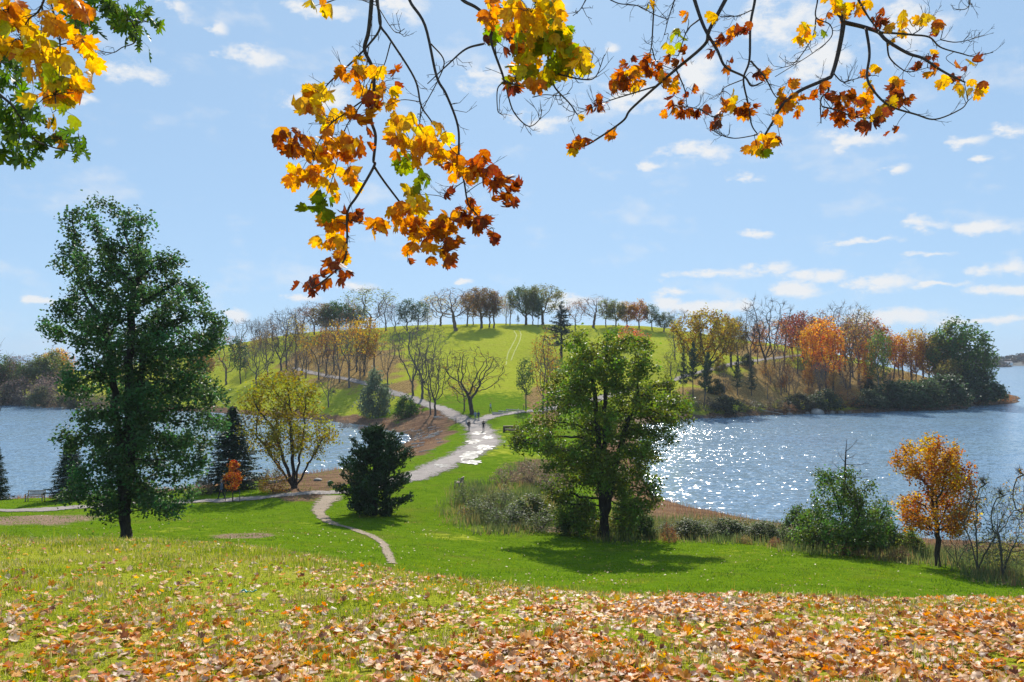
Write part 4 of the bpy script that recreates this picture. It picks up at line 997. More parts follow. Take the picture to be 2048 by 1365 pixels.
# ------------------------------------------------------------------ shrubs
SHR = [ # column, foot row, top row, width, prototype, colour, label
 (752,832,748,0.85,'bush1',(.10,.125,.075),'grey green willow bush on the lake bank below the hill'),
 (812,836,795,1.3,'bush1',(.06,.10,.02),'low dark green bush right of the willow bush'),
 (1262,690,654,2.2,'thinbush',(.5,.16,.05),'wide orange red bush on the meadow behind the central oak'),
 (1494,732,708,1.2,'bush2',(.04,.055,.03),'small dark bush beside the right hand path'),
 (1440,742,722,1.6,'bush1',(.2,.17,.03),'yellowing bush under the golden oak by the path'),
 (1432,790,760,1.2,'bush2',(.04,.06,.025),'small dark bush at the foot of the golden oak'),
 (1735,782,752,1.0,'bush1',(.025,.045,.022),'dark small evergreen bush on the leafy slope'),
 (1410,822,796,2.2,'thinbush',(.08,.07,.045),'brownish bush at the left end of the right bank'),
 (1452,824,794,2.4,'bush1',(.06,.065,.035),'dark bush on the bank below the small pines'),
 (1500,824,798,2.4,'thinbush',(.09,.075,.05),'twiggy brown bush on the bank left of the boulder'),
 (1550,822,796,2.2,'thinbush',(.11,.08,.05),'twiggy brown bush above the fallen branch'),
 (1600,818,788,2.2,'bush2',(.07,.07,.04),'dark bush on the bank behind the boulder'),
 (1648,818,782,2.0,'bush1',(.05,.065,.032),'dark green bush just right of the boulder'),
 (1690,816,780,2.0,'thinbush',(.18,.09,.04),'rusty twiggy bush on the right bank'),
 (1735,818,782,2.0,'bush2',(.045,.06,.03),'dark bush below the pale trunked tree'),
 (1775,816,768,1.9,'bush1',(.05,.07,.032),'rounded dark green bush on the right bank'),
 (1815,814,764,1.9,'bush2',(.045,.07,.03),'large dark bush below the golden trees'),
 (1852,812,764,1.9,'bush1',(.055,.075,.03),'mid green bush on the bank left of the point'),
 (1890,810,752,1.9,'bush2',(.04,.06,.026),'dark bush at the foot of the green pair on the point'),
 (1925,806,740,1.7,'bush1',(.035,.055,.024),'big dark bush under the tall tree on the point'),
 (1962,803,745,1.6,'bush2',(.035,.055,.024),'big dark bush right of the tall tree on the point'),
 (1990,802,768,1.5,'bush1',(.05,.07,.03),'last green bush on the point'),
 (2012,803,786,1.8,'thinbush',(.3,.12,.05),'low rusty bush at the tip of the point'),
 (1940,808,784,2.0,'thinbush',(.28,.13,.05),'low rusty bush in front of the dark point bushes'),
 (1575,826,806,2.0,'thinbush',(.26,.13,.06),'orange dry bush at the water by the boulder'),
 # lawn edge thickets
 (930,1010,968,1.5,'thinbush',(.10,.12,.035),'grey green thicket just right of the right hand bench'),
 (960,1036,995,2.2,'thinbush',(.085,.105,.035),'leafy thicket at the left end of the lawn scrub'),
 (1000,1022,972,1.6,'thinbush',(.11,.12,.05),'pale thicket in the middle of the lawn scrub'),
 (1015,1052,1010,2.4,'thinbush',(.09,.11,.04),'leafy thicket in front of the pale lawn scrub'),
 (1060,1040,995,2.2,'bush1',(.085,.105,.035),'leafy thicket left of the central oak'),
 (1085,1062,1022,2.2,'thinbush',(.09,.115,.035),'low thicket close to the left of the central oak trunk'),
 (1010,968,930,1.6,'thinbush',(.16,.11,.08),'mauve brown dry thicket behind the lawn scrub'),
 (1060,968,920,1.5,'thinbush',(.17,.12,.085),'mauve brown dry thicket left of the central oak crown'),
 (1110,985,935,1.5,'thinbush',(.15,.11,.07),'brown dry thicket behind the central oak crown'),
 (1140,1070,1020,1.2,'bush1',(.075,.105,.03),'green thicket under the left of the central oak'),
 (1165,1050,990,1.2,'bush2',(.07,.11,.025),'green thicket behind the central oak trunk'),
 (1255,1062,1000,1.2,'bush1',(.07,.105,.025),'green thicket right behind the central oak trunk'),
 (1290,1075,1030,1.2,'bush2',(.07,.10,.03),'green thicket right of the central oak trunk'),
 (1338,1085,1048,0.9,'thinbush',(.2,.09,.05),'reddish dry bush right of the central oak'),
 (1345,1070,1040,2.6,'thinbush',(.10,.12,.05),'leafy bush at the left end of the shore thicket'),
 (1380,1074,1042,2.6,'bush1',(.10,.115,.05),'leafy bush second from left in the shore thicket'),
 (1418,1073,1040,2.8,'thinbush',(.11,.12,.055),'pale leafy bush third from left in the shore thicket'),
 (1455,1076,1042,2.6,'bush3',(.09,.11,.045),'leafy bush fourth from left in the shore thicket'),
 (1492,1077,1044,2.8,'thinbush',(.12,.13,.06),'pale leafy bush right of the middle of the shore thicket'),
 (1528,1080,1046,2.6,'bush2',(.085,.105,.04),'leafy bush second from the right end of the shore thicket'),
 (1560,1084,1046,2.4,'thinbush',(.10,.115,.05),'leafy bush at the right end of the shore thicket'),
 (1490,1088,1072,1.8,'thinbush',(.26,.17,.06),'straw coloured low bush at the lawn edge'),
 (1550,1094,1075,1.6,'thinbush',(.24,.11,.06),'rusty low bush at the lawn edge'),
 (1600,1092,1020,1.0,'bush1',(.075,.105,.035),'tall green bush left of the dead topped tree'),
 (1625,1098,1005,0.8,'thinbush',(.10,.12,.05),'upright thin bush left of the dead topped tree'),
 (1650,1100,1045,1.2,'bush2',(.06,.085,.03),'dark green bush at the foot of the dead topped tree'),
 (1720,1104,1040,1.2,'bush1',(.06,.09,.03),'dark green bush right of the dead topped tree'),
 (1765,1106,1000,0.6,'thinbush',(.09,.11,.05),'tall thin grey green bush left of the orange maple'),
 (1775,1110,1050,1.2,'bush2',(.07,.10,.03),'green bush left of the orange maple trunk'),
 (1820,1116,1062,1.3,'bush1',(.13,.15,.035),'yellow green bush in front of the orange maple'),
 (1800,1122,1095,1.8,'thinbush',(.2,.10,.06),'reddish low scrub before the orange maple'),
 (1700,1112,1085,1.8,'thinbush',(.19,.11,.06),'reddish low scrub under the dead topped tree'),
 (1915,1135,1060,1.0,'twigbush',(.08,.10,.05),'grey bush right of the orange maple trunk'),
 (1955,1150,965,0.7,'twigbush',(.14,.15,.09),'tall grey twiggy bush right of the orange maple'),
 (2005,1160,985,0.75,'twigbush',(.15,.16,.09),'tall crooked grey bush near the right picture edge'),
 (1985,1130,1075,1.6,'thinbush',(.2,.19,.05),'yellowish scrub at the right picture edge'),
 (2035,1140,1080,1.6,'thinbush',(.19,.18,.05),'yellowish scrub in the right bottom corner of the shore'),
 (2068,1120,950,0.8,'twigbush',(.3,.19,.05),'orange green bush cut by the right picture edge'),
 # far left lake shore
 (-10,812,765,1.6,'thinbush',(.13,.10,.09),'mauve grey brush at the left picture edge across the lake'),
 (22,812,770,1.6,'bush1',(.12,.10,.07),'olive grey brush across the lake, second from the left edge'),
 (55,814,772,1.6,'thinbush',(.14,.11,.09),'mauve grey brush across the lake, third from the left edge'),
 (88,815,775,1.6,'bush2',(.10,.11,.06),'dull green brush across the lake, fourth from the left edge'),
 (118,817,778,1.6,'thinbush',(.15,.11,.08),'brown grey brush across the lake just left of the tall oak'),
 (150,818,778,1.6,'bush1',(.12,.11,.06),'olive brush across the lake behind the tall oak edge'),
 (190,819,780,1.6,'thinbush',(.14,.11,.07),'brown brush across the lake behind the tall oak'),
 (1455,780,762,1.2,'thinbush',(.2,.14,.07),'dry bush on the leafy slope right of the golden oak'),
 (1560,775,756,1.2,'thinbush',(.22,.14,.07),'dry bush on the leafy slope under the forked orange tree'),
 (1620,790,770,1.3,'thinbush',(.24,.13,.06),'dry russet bush on the leafy slope under the bright trio'),
 (1680,792,770,1.3,'thinbush',(.2,.13,.07),'dry bush on the leafy slope under the mauve brown tree'),
 # lake side
 (545,985,930,1.1,'thinbush',(.36,.2,.03),'small yellow bush left of the many stemmed tree'),
 (405,990,955,1.3,'thinbush',(.14,.1,.07),'brown dry bush between tall oak and spruce'),
 (690,862,842,1.6,'thinbush',(.12,.09,.07),'dark brush pile on the far lake bank'),
 (725,868,850,1.5,'thinbush',(.13,.09,.065),'brown brush at the lake end below the willow bush'),
 (640,852,832,1.8,'thinbush',(.10,.08,.06),'brown brush on the far lake bank behind the many stemmed tree'),
 (930,872,858,0.1,'thinbush',(.2,.12,.06),''),
]
for (px, by, ty, wd, key, col, lab) in SHR:
    if not lab: continue
    b = gp(px, by, 30.0); h = (by - ty) / F * b[1] * 1.1; col = tuple(c * 1.35 for c in col)
    if key == 'bush2' and len(lab) % 2: key = 'bush3'
    plant('shrub', key, b, h, lab, 'shrub', col, GREYB, wd * 0.8 if wd > 1.25 else wd * 0.85)

# ------------------------------------------------------------------ sedge, reeds and rough grass (uncountable)
def blades(name, label, pts, hts, lean, width, col_pick, seed, mat, segs=False):
    r = np.random.default_rng(seed); n = len(pts); a = r.uniform(0, 6.28, n)
    d = np.stack([np.cos(a), np.sin(a), 0 * a], 1); sd = np.stack([-np.sin(a), np.cos(a), 0 * a], 1)
    up = np.array([0, 0, 1.0]); ln = lean * r.uniform(0.2, 1.3, n)
    w = (width * r.uniform(0.6, 1.3, n))[:, None]
    b0 = pts - sd * w; b1 = pts + sd * w; hh = hts[:, None]
    m = pts + up * hh * 0.55 + d * (hh * ln[:, None] * 0.3); tip = pts + up * hh * np.sqrt(np.clip(1 - 0.45 * ln[:, None] ** 2, 0.2, 1)) + d * hh * ln[:, None]
    i = np.arange(n)[:, None]
    if segs:
        v = np.stack([b0, b1, m + sd * w * 0.75, m - sd * w * 0.75, tip], 1).reshape(-1, 3)
        f = [i * 5 + np.array([[0, 1, 2, 3]]), i * 5 + np.array([[3, 2, 4]])]; k = 5
    else:
        v = np.stack([b0, b1, tip], 1).reshape(-1, 3); f = [i * 3 + np.array([[0, 1, 2]])]; k = 3
    o = link(name, make_mesh(name, v, f, mat, np.repeat(col_pick, k)))
    return tag(o, label, None, kind='stuff')
def ramp_leaf(name, stops, trans=0.5, rough=0.5, spec=0.3):
    T = NT(name); cr = T.n('ShaderNodeValToRGB'); T.l(T.attr('tint'), cr.inputs[0]); e = cr.color_ramp.elements
    e[0].position, e[0].color = stops[0][0], (*stops[0][1], 1); e[1].position, e[1].color = stops[-1][0], (*stops[-1][1], 1)
    for p, c in stops[1:-1]: x = e.new(p); x.color = (*c, 1)
    return T.done(leaf_shader(T, cr.outputs[0], trans, rough, spec))
M['sedge'] = ramp_leaf('sedge', [(0, (.12,.065,.045)), (0.4, (.22,.125,.075)), (0.75, (.34,.22,.12)), (1, (.44,.34,.22))])
M['grass'] = ramp_leaf('grass_blades', [(0, (.07,.14,.012)), (0.35, (.15,.22,.018)), (0.65, (.26,.29,.03)), (0.85, (.38,.32,.10)), (1, (.5,.42,.22))])
def scatter_lp(n, px0, px1, d0, d1, seed):
    r = np.random.default_rng(seed); px = r.uniform(px0, px1, n); d = np.exp(r.uniform(math.log(d0), math.log(d1), n))
    X = (px - CX) / F * d; return X, d, r
X, Y, r = scatter_lp(150000, -250, 2300, 58, 270, 61)
Z = H(X, Y); wvv = wave(X, Y, 14, 31); k = (Z > 0.04) & (Z + 0.3 * wvv < 1.0) & (r.random(len(X)) < 0.75)
X, Y, Z = X[k], Y[k], Z[k]; n = len(X)
hts = np.clip(0.5 + 0.35 * wave(X, Y, 8, 62) + r.normal(0, 0.12, n), 0.12, 1.2) * np.interp(Y, [60, 270], [0.75, 1.2])
blades('sedge', 'brown and straw coloured sedge along the shores', np.c_[X, Y, Z - 0.02], hts, 0.35, 0.022 * np.interp(Y, [60, 270], [1, 3.0]), np.clip(0.5 + 0.25 * wave(X, Y, 12, 63) + r.normal(0, 0.2, n), 0, 1), 64, M['sedge'])
# rough tufts on lawn and scrub edge
X, Y, r = scatter_lp(190000, -150, 2250, 23, 100, 65)
Z = H(X, Y); k = (Z > 1.2) & (wave(X, Y, 3.5, 66) + r.normal(0, 0.5, len(X)) > 0.0); X, Y, Z = X[k], Y[k], Z[k]; n = len(X)
blades('lawn_grass', 'short uneven green grass of the lawn', np.c_[X, Y, Z - 0.01], r.uniform(0.05, 0.13, n), 0.6, 0.016 * np.interp(Y, [24, 100], [1, 2.4]), np.clip(0.22 + r.normal(0, 0.16, n) + 0.3 * wave(X, Y, 7, 67), 0, 1), 68, M['grass'])

# weeds and tall herbage of the scrub
hx, hy, r = [], [], np.random.default_rng(690)
for (px, py, rx, ry, n) in [(1000,1025,110,42,9000),(1070,1000,60,40,4000),(1430,1066,150,22,13000),(1240,1060,90,30,5000),(1680,1098,130,16,5000),(1850,1115,120,18,5000),(2000,1135,90,26,5000),(1080,955,70,32,4000),(960,985,60,22,2500)]:
    q = r.normal(0, 0.5, (n, 2)); q = q[np.linalg.norm(q, axis=1) < 1.2]; c0 = gp(px, py); e1, e2 = gp(px, py + ry)[1], gp(px, py - ry)[1]
    dq = np.exp(math.log(c0[1]) + q[:, 1] * abs(math.log(e2 / e1)) / 2); hx.append((px + q[:, 0] * rx - CX) / F * dq); hy.append(dq)
X, Y = np.concatenate(hx), np.concatenate(hy); Z = H(X, Y); n = len(X)
blades('rough_herbage', 'tall grey green and straw weeds of the lawn scrub', np.c_[X, Y, Z - 0.03], np.clip(0.45 + 0.35 * wave(X, Y, 4, 691) + r.normal(0, 0.15, n), 0.12, 1.2), 0.45, 0.028 * np.ones(n), np.clip(0.42 + 0.35 * wave(X, Y, 6, 692) + r.normal(0, 0.22, n), 0, 1), 693, ramp_leaf('herbage', [(0, (.075,.105,.035)), (0.45, (.13,.16,.06)), (0.75, (.26,.22,.09)), (1, (.3,.17,.09))]))

# ------------------------------------------------------------------ rocks and driftwood
def rock_mesh(seed, sub=2):
    bm = bmesh.new(); bmesh.ops.create_icosphere(bm, subdivisions=sub, radius=1.0); r = np.random.default_rng(seed)
    dirs = r.normal(size=(9, 3)); dirs /= np.linalg.norm(dirs, axis=1)[:, None]; cut = r.uniform(0.62, 0.95, 9)
    for v in bm.verts:
        p = np.array(v.co)
        for d, c in zip(dirs, cut):
            q = p @ d
            if q > c: p = p - d * (q - c) * 0.85
        v.co = Vector(p * (1 + 0.03 * r.normal()))
    me = bpy.data.meshes.new('rock'); bm.to_mesh(me); bm.free()
    me.polygons.foreach_set('use_smooth', np.ones(len(me.polygons), bool)); me.materials.append(M['rock']); return me
T = NT('shore_rock'); p = T.coord('Object'); n_ = T.noise(p, 3.5, 5, 0.65); co = T.n('ShaderNodeObjectInfo').outputs['Color']
M['rock'] = T.done(T.princ(T.mix(T.ramp(n_, 0.3, 0.7), T.hsv(co, .5, 1, .6), T.hsv(co, .5, .9, 1.3)), 0.75, 0.3, T.bump(n_, 0.7, 0.15)))
ROCKS = [rock_mesh(70 + i) for i in range(5)]
def rock(b, s, label, col, group=None, seed=0, flat=0.62):
    r = random.Random(seed); o = link('boulder' if s > 1.2 else 'shore_rock', ROCKS[seed % 5], None, (b[0], b[1], b[2] + s * 0.2))
    o.scale = (s * r.uniform(0.9, 1.3), s * r.uniform(0.8, 1.1), s * flat * r.uniform(0.8, 1.15)); o.rotation_euler = (r.uniform(-.2, .2), r.uniform(-.2, .2), r.uniform(0, 6.28)); o.color = (*col, 1)
    return tag(o, label, 'rock', group)
rock(gp(1635, 829), 1.75, 'largest pale round boulder on the waterline of the right shore', (.34,.31,.28), seed=2, flat=0.75)
rock(gp(1614, 828), 0.75, 'small dark boulder just left of the largest one', (.2,.18,.16), seed=3)
rock(gp(1664, 827), 0.8, 'low boulder just right of the largest one', (.22,.2,.18), seed=1)
rock(gp(1682, 826), 0.75, 'second low boulder right of the largest one', (.24,.22,.2), seed=4)
rock(gp(1578, 829), 0.7, 'grey boulder on the waterline left of the fallen branch', (.26,.24,.22), seed=5)
rock(gp(1562, 830), 0.6, 'small grey rock at the waterline, farther left', (.22,.2,.18), seed=6)
rr0 = np.random.default_rng(77); shore = [(1390,839),(1450,836),(1500,833),(1560,831),(1630,829),(1700,827),(1800,823),(1880,819),(1950,813),(2000,806),(2034,801)]
sx = np.array([s[0] for s in shore]); sy = np.array([s[1] for s in shore])
for i in range(70):
    px = rr0.uniform(1390, 2038); py = np.interp(px, sx, sy) - rr0.uniform(-1.2, 2.2)
    rock(gp(px, py), rr0.uniform(0.2, 0.5), 'small dark rock on the waterline of the right shore', (.16,.14,.13), 'small rocks along the right waterline', 100 + i)
for i in range(14):
    px = rr0.uniform(1255, 1310); py = rr0.uniform(846, 866)
    rock(gp(px, py), rr0.uniform(0.15, 0.3), 'small pinkish stone on the beach behind the central oak', (.3,.23,.2), 'stones on the far beach', 200 + i)
for i, (px, py, s, lab) in enumerate([(635,962,0.45,'grey stone on the lake bank right of the many stemmed tree'),(660,966,0.3,'smaller stone beside the grey one on the lake bank')]):
    rock(gp(px, py), s, lab, (.34,.3,.27), None, 300 + i)
M['driftwood'] = simple('driftwood', (0.42, 0.38, 0.34), 0.85, 0.2)
def driftwood(px, py, L, ang, seed, label, group=None, rad=0.09, bend=0.15):
    b = gp(px, py); r = np.random.default_rng(seed); t = np.linspace(-0.5, 0.5, 6); x = b[0] + np.cos(ang) * L * t; y = b[1] + np.sin(ang) * L * t
    z = H(x, y) + rad * 0.6 + 0.16 + r.normal(0, bend * 0.15, 6); mb = MB(); P = np.c_[x, y, z] - b; P[:, :2] += r.normal(0, bend * 0.3, (6, 2))
    mb.tube(P, np.linspace(rad, rad * 0.5, 6), 6)
    if L > 2.5:
        q = P[3]; mb.tube([q, q + np.array([np.cos(ang + 0.8) * L * 0.2, np.sin(ang + 0.8) * L * 0.2, 0.25])], [rad * 0.5, rad * 0.2], 5)
    o = link('driftwood_log', mb.mesh('driftwood_log', M['driftwood'], True), None, tuple(b)); return tag(o, label, 'driftwood', group)
for i in range(34):
    px = rr0.normal(845, 26); py = rr0.normal(872, 15)
    b = gp(px, py)
    if b[2] < 0.15: continue
    driftwood(px, py, rr0.uniform(0.8, 3.0), rr0.normal(0.15, 0.5), 400 + i, 'bleached driftwood stick lying on the brown marsh at the lake end', 'driftwood on the marsh', rr0.uniform(0.07, 0.15))
driftwood(1572, 822, 6.5, 0.35, 470, 'bare fallen branch lying on the bank left of the largest boulder', None, 0.16, 0.5)
driftwood(1540, 826, 4.5, -0.2, 471, 'grey driftwood trunk at the foot of the right bank', None, 0.14, 0.3)
driftwood(560, 968, 3.6, 0.5, 472, 'thick dark limb lying left of the many stemmed tree', None, 0.2, 0.2)
for i, (px, py, L) in enumerate([(1000,829,3.2),(1010,826,2.6),(1030,823,3.6),(995,831,2.0)]):
    driftwood(px, py, L, 0.15, 480 + i, ['long log edging the right hand path','short log edging the right hand path','farthest log edging the right hand path','nearest log edging the right hand path beside the walker'][i], None, 0.16, 0.05)

# ------------------------------------------------------------------ benches, log seat, posts
M['bench_wood'] = simple('weathered_bench_wood', (0.30, 0.24, 0.18), 0.8, 0.2, 0.3, 12)
M['dark_wood'] = simple('dark_timber', (0.085, 0.05, 0.04), 0.8, 0.2, 0.3, 8)
M['log_wood'] = simple('peeled_log', (0.40, 0.24, 0.18), 0.8, 0.2, 0.3, 8)
def bench(loc, rz, label, w=1.55):
    e = empty('park_bench', tuple(loc), label, 'bench', None, rz)
    def bx(name, c, s, rx=0.0, parent=e):
        m = MB(); m.box((0, 0, 0), s, 0, rx); o = link(name, m.mesh(name, M['bench_wood']), parent, c); return o
    for sx_ in (-1, 1):
        bx('leg', (sx_ * (w / 2 - 0.06), -0.22, 0.2), (0.07, 0.07, 0.5)); bx('leg', (sx_ * (w / 2 - 0.06), 0.24, 0.2), (0.07, 0.07, 0.5))
        bx('back_post', (sx_ * (w / 2 - 0.06), 0.285, 0.66), (0.07, 0.06, 0.46), -0.15); am = bx('armrest', (sx_ * (w / 2 - 0.06), 0.0, 0.66), (0.08, 0.52, 0.035)); bx('arm_post', (0, -0.22, -0.115), (0.06, 0.06, 0.19), 0.0, am)
    for k in range(4): bx('seat_slat', (0, -0.2 + k * 0.14, 0.435), (w - 0.2, 0.105, 0.03))
    bx('back_rail', (0, 0.315, 0.875), (w, 0.05, 0.08)); bx('back_rail', (0, 0.272, 0.52), (w - 0.2, 0.045, 0.06))
    for k in range(13): bx('back_slat', ((k - 6) * (w - 0.3) / 13, 0.293, 0.695), (0.05, 0.025, 0.28), -0.13)
    return e
bench(gp(70, 1003), 0.06, 'wooden slatted bench facing the lake at the far left')
bench(gp(918, 974), math.radians(-100), 'grey wooden bench seen end on by the lawn scrub', 1.5)
b = gp(1022, 864)
e = empty('log_seat', tuple(b), 'low rustic seat of a reddish log between dark timber blocks beside the road', 'bench')
for s in (-1, 1):
    m = MB(); m.box((0, 0, 0), (0.34, 0.9, 0.95), 0, 0, 0.92); link('end_block', m.mesh('end_block', M['dark_wood']), e, (s * 1.12, 0, 0.4))
m = MB(); x = np.linspace(-0.95, 0.95, 7); m.tube(np.c_[x, -0.2 + 0 * x, 0.36 + 0.02 * np.sin(x * 3)], 0.25, 10); link('log', m.mesh('log', M['log_wood'], True), e)
m = MB(); m.box((0, 0, 0), (1.9, 0.14, 0.22)); link('back_beam', m.mesh('back_beam', M['dark_wood']), e, (0, 0.34, 0.72))
m = MB(); m.box((0, 0, 0), (2.5, 0.5, 0.06)); link('cap_board', m.mesh('cap_board', M['log_wood']), e, (0, 0.3, 0.905))
for (px, py, h, rad, lab) in [(912, 847, 0.9, 0.06, 'short green post on the grass left of the junction'), (1036, 838, 1.6, 0.035, 'thin stake left of its twin near the right hand path'), (1042, 836, 1.4, 0.035, 'thin stake right of its twin near the right hand path'), (1047, 822, 1.1, 0.05, 'short dark post beside the small leaning tree')]:
    p_ = gp(px, py); m = MB(); m.tube([(0, 0, -0.1), (0, 0, h * 0.96), (0, 0, h)], [rad, rad, rad * 0.6], 8)
    o = link('path_post', m.mesh('path_post', M['dark_wood'], True), None, tuple(p_)); tag(o, lab, 'post')

# ------------------------------------------------------------------ people
def cloth_material(name, jacket, trousers, skin=(0.45, 0.28, 0.2), shoes=(0.03, 0.03, 0.03)):
    T = NT(name); s = T.n('ShaderNodeSeparateXYZ'); T.l(T.coord('Object'), s.inputs[0]); z = s.outputs[2]; ax = T.math('ABSOLUTE', s.outputs[0])
    arm = T.math('GREATER_THAN', ax, 0.205)
    c = T.mix(T.math('GREATER_THAN', z, 0.09), shoes, trousers)
    body = T.math('MAXIMUM', T.math('GREATER_THAN', z, 0.88), T.math('MULTIPLY', arm, T.math('GREATER_THAN', z, 0.5)))
    c = T.mix(body, c, jacket)
    hand = T.math('MULTIPLY', T.math('GREATER_THAN', ax, 0.225), T.math('LESS_THAN', z, 0.84))
    c = T.mix(T.math('MULTIPLY', hand, T.math('GREATER_THAN', z, 0.55)), c, skin)
    c = T.mix(T.math('GREATER_THAN', z, 1.46), c, skin)
    n = T.noise(T.coord('Object'), 14, 3)
    return T.done(T.princ(T.mix(T.ramp(n, 0.3, 0.7, 0, 0.3), c, (0, 0, 0)), 0.85, 0.2, T.bump(n, 0.4, 0.02)))
def person(px, py, rz, label, jacket, trousers, hair, step=0.22, height=1.72, arm=0.2):
    b = gp(px, py); e = empty('person', tuple(b), label, 'person', None, rz, (height / 1.75,) * 3)
    V, R_, E = [], [], []
    def add(co, rad, parent=None):
        V.append(co); R_.append(rad)
        if parent is not None: E.append((parent, len(V) - 1))
        return len(V) - 1
    pel = add((0, 0, 0.95), 0.145); wst = add((0, 0.0, 1.1), 0.135, pel); ch = add((0, -0.01, 1.3), 0.16, wst); nk = add((0, 0, 1.47), 0.055, ch)
    h1 = add((0, -0.02, 1.55), 0.075, nk); h2 = add((0, -0.015, 1.64), 0.098, h1); add((0, -0.005, 1.71), 0.06, h2); add((0, -0.125, 1.60), 0.012, h1)
    for s in (-1, 1):
        st = step * s
        hp = add((s * 0.09, 0, 0.9), 0.105, pel); kn = add((s * 0.1, -st * 0.55 - 0.03, 0.5), 0.065, hp); an = add((s * 0.1, -st + (0.06 if s < 0 else 0.0), 0.09), 0.042, kn)
        add((s * 0.11, -st - 0.15, 0.04), 0.035, an); add((s * 0.1, -st + 0.06, 0.045), 0.035, an)
        sh = add((s * 0.2, 0, 1.38), 0.07, ch); el_ = add((s * 0.255, 0.05 + st * arm, 1.12), 0.05, sh); wr = add((s * 0.26, -0.05 + st * arm * 2.2, 0.87), 0.03, el_)
        pm = add((s * 0.262, -0.07 + st * arm * 2.3, 0.80), 0.034, wr)
        for q in range(4): k = add((s * 0.262, -0.10 + q * 0.02 + st * arm * 2.3, 0.74), 0.011, pm); add((s * 0.25, -0.10 + q * 0.02 + st * arm * 2.3, 0.70 + 0.008 * abs(q - 1)), 0.009, k)
        k = add((s * 0.25, -0.12 + st * arm * 2.3, 0.79), 0.011, pm); add((s * 0.245, -0.135 + st * arm * 2.3, 0.755), 0.009, k)
    me = bpy.data.meshes.new('body'); me.from_pydata(V, E, []); me.update()
    me.materials.append(cloth_material('clothes', jacket, trousers))
    o = link('body', me, e); sm_ = o.modifiers.new('skin', 'SKIN'); lay = me.skin_vertices[0] if me.skin_vertices else None
    if lay is None:
        bpy.context.view_layer.objects.active = o; o.select_set(True); bpy.ops.mesh.customdata_skin_add(); lay = me.skin_vertices[0]
    for i, rd in enumerate(R_): lay.data[i].radius = (rd, rd)
    lay.data[0].use_root = True
    sm_.use_smooth_shade = True
    o.modifiers.new('sub', 'SUBSURF').render_levels = 1
    bm = bmesh.new(); bmesh.ops.create_uvsphere(bm, u_segments=12, v_segments=8, radius=1.0)
    bmesh.ops.delete(bm, geom=[v for v in bm.verts if v.co.z < -0.25 or (v.co.y < -0.55 and v.co.z < 0.35)], context='VERTS')
    for v in bm.verts: v.co = Vector((v.co.x * 0.108, v.co.y * 0.122 + 0.0, v.co.z * 0.115 + 1.655))
    hm = bpy.data.meshes.new('hair'); bm.to_mesh(hm); bm.free(); hm.materials.append(simple('hair', hair, 0.7)); ho = link('hair', hm, e)
    return e
BLK, NAVY, GREY, DENIM = (.02,.02,.024), (.03,.035,.06), (.16,.17,.18), (.06,.09,.16)
person(938, 862, 0.0, 'person in dark jacket and grey trousers walking on the left of the wet road', BLK, (.11,.11,.12), (.03,.02,.015))
pw = person(967, 863, 0.0, 'person all in black with a walking stick on the right of the wet road', BLK, (.025,.025,.03), (.04,.03,.02))
person(951, 841, math.pi, 'person in pale blue jacket, left of the pair at the path junction', (.22,.3,.4), (.2,.22,.28), (.08,.06,.04))
person(957, 841, math.pi, 'person in dark blue, right of the pair at the path junction', (.05,.07,.12), DENIM, (.03,.02,.02))
person(981, 823, 1.2, 'person in light blue top standing on the grass right of the junction', (.4,.52,.6), (.1,.12,.1), (.2,.18,.15))
person(443, 999, -1.4, 'person in grey blue jacket walking on the road behind the orange sapling', (.10,.14,.2), BLK, (.25,.22,.2), 0.26)
st = gp(967, 863); m = MB(); m.tube([(0, 0, 0.0), (0.02, 0.02, 1.1)], [0.012, 0.014], 6)
tag(link('walking_stick', m.mesh('walking_stick', M['dark_wood']), None, (st[0] + 0.36, st[1] - 0.2, st[2])), 'thin walking stick held by the person in black', 'stick')

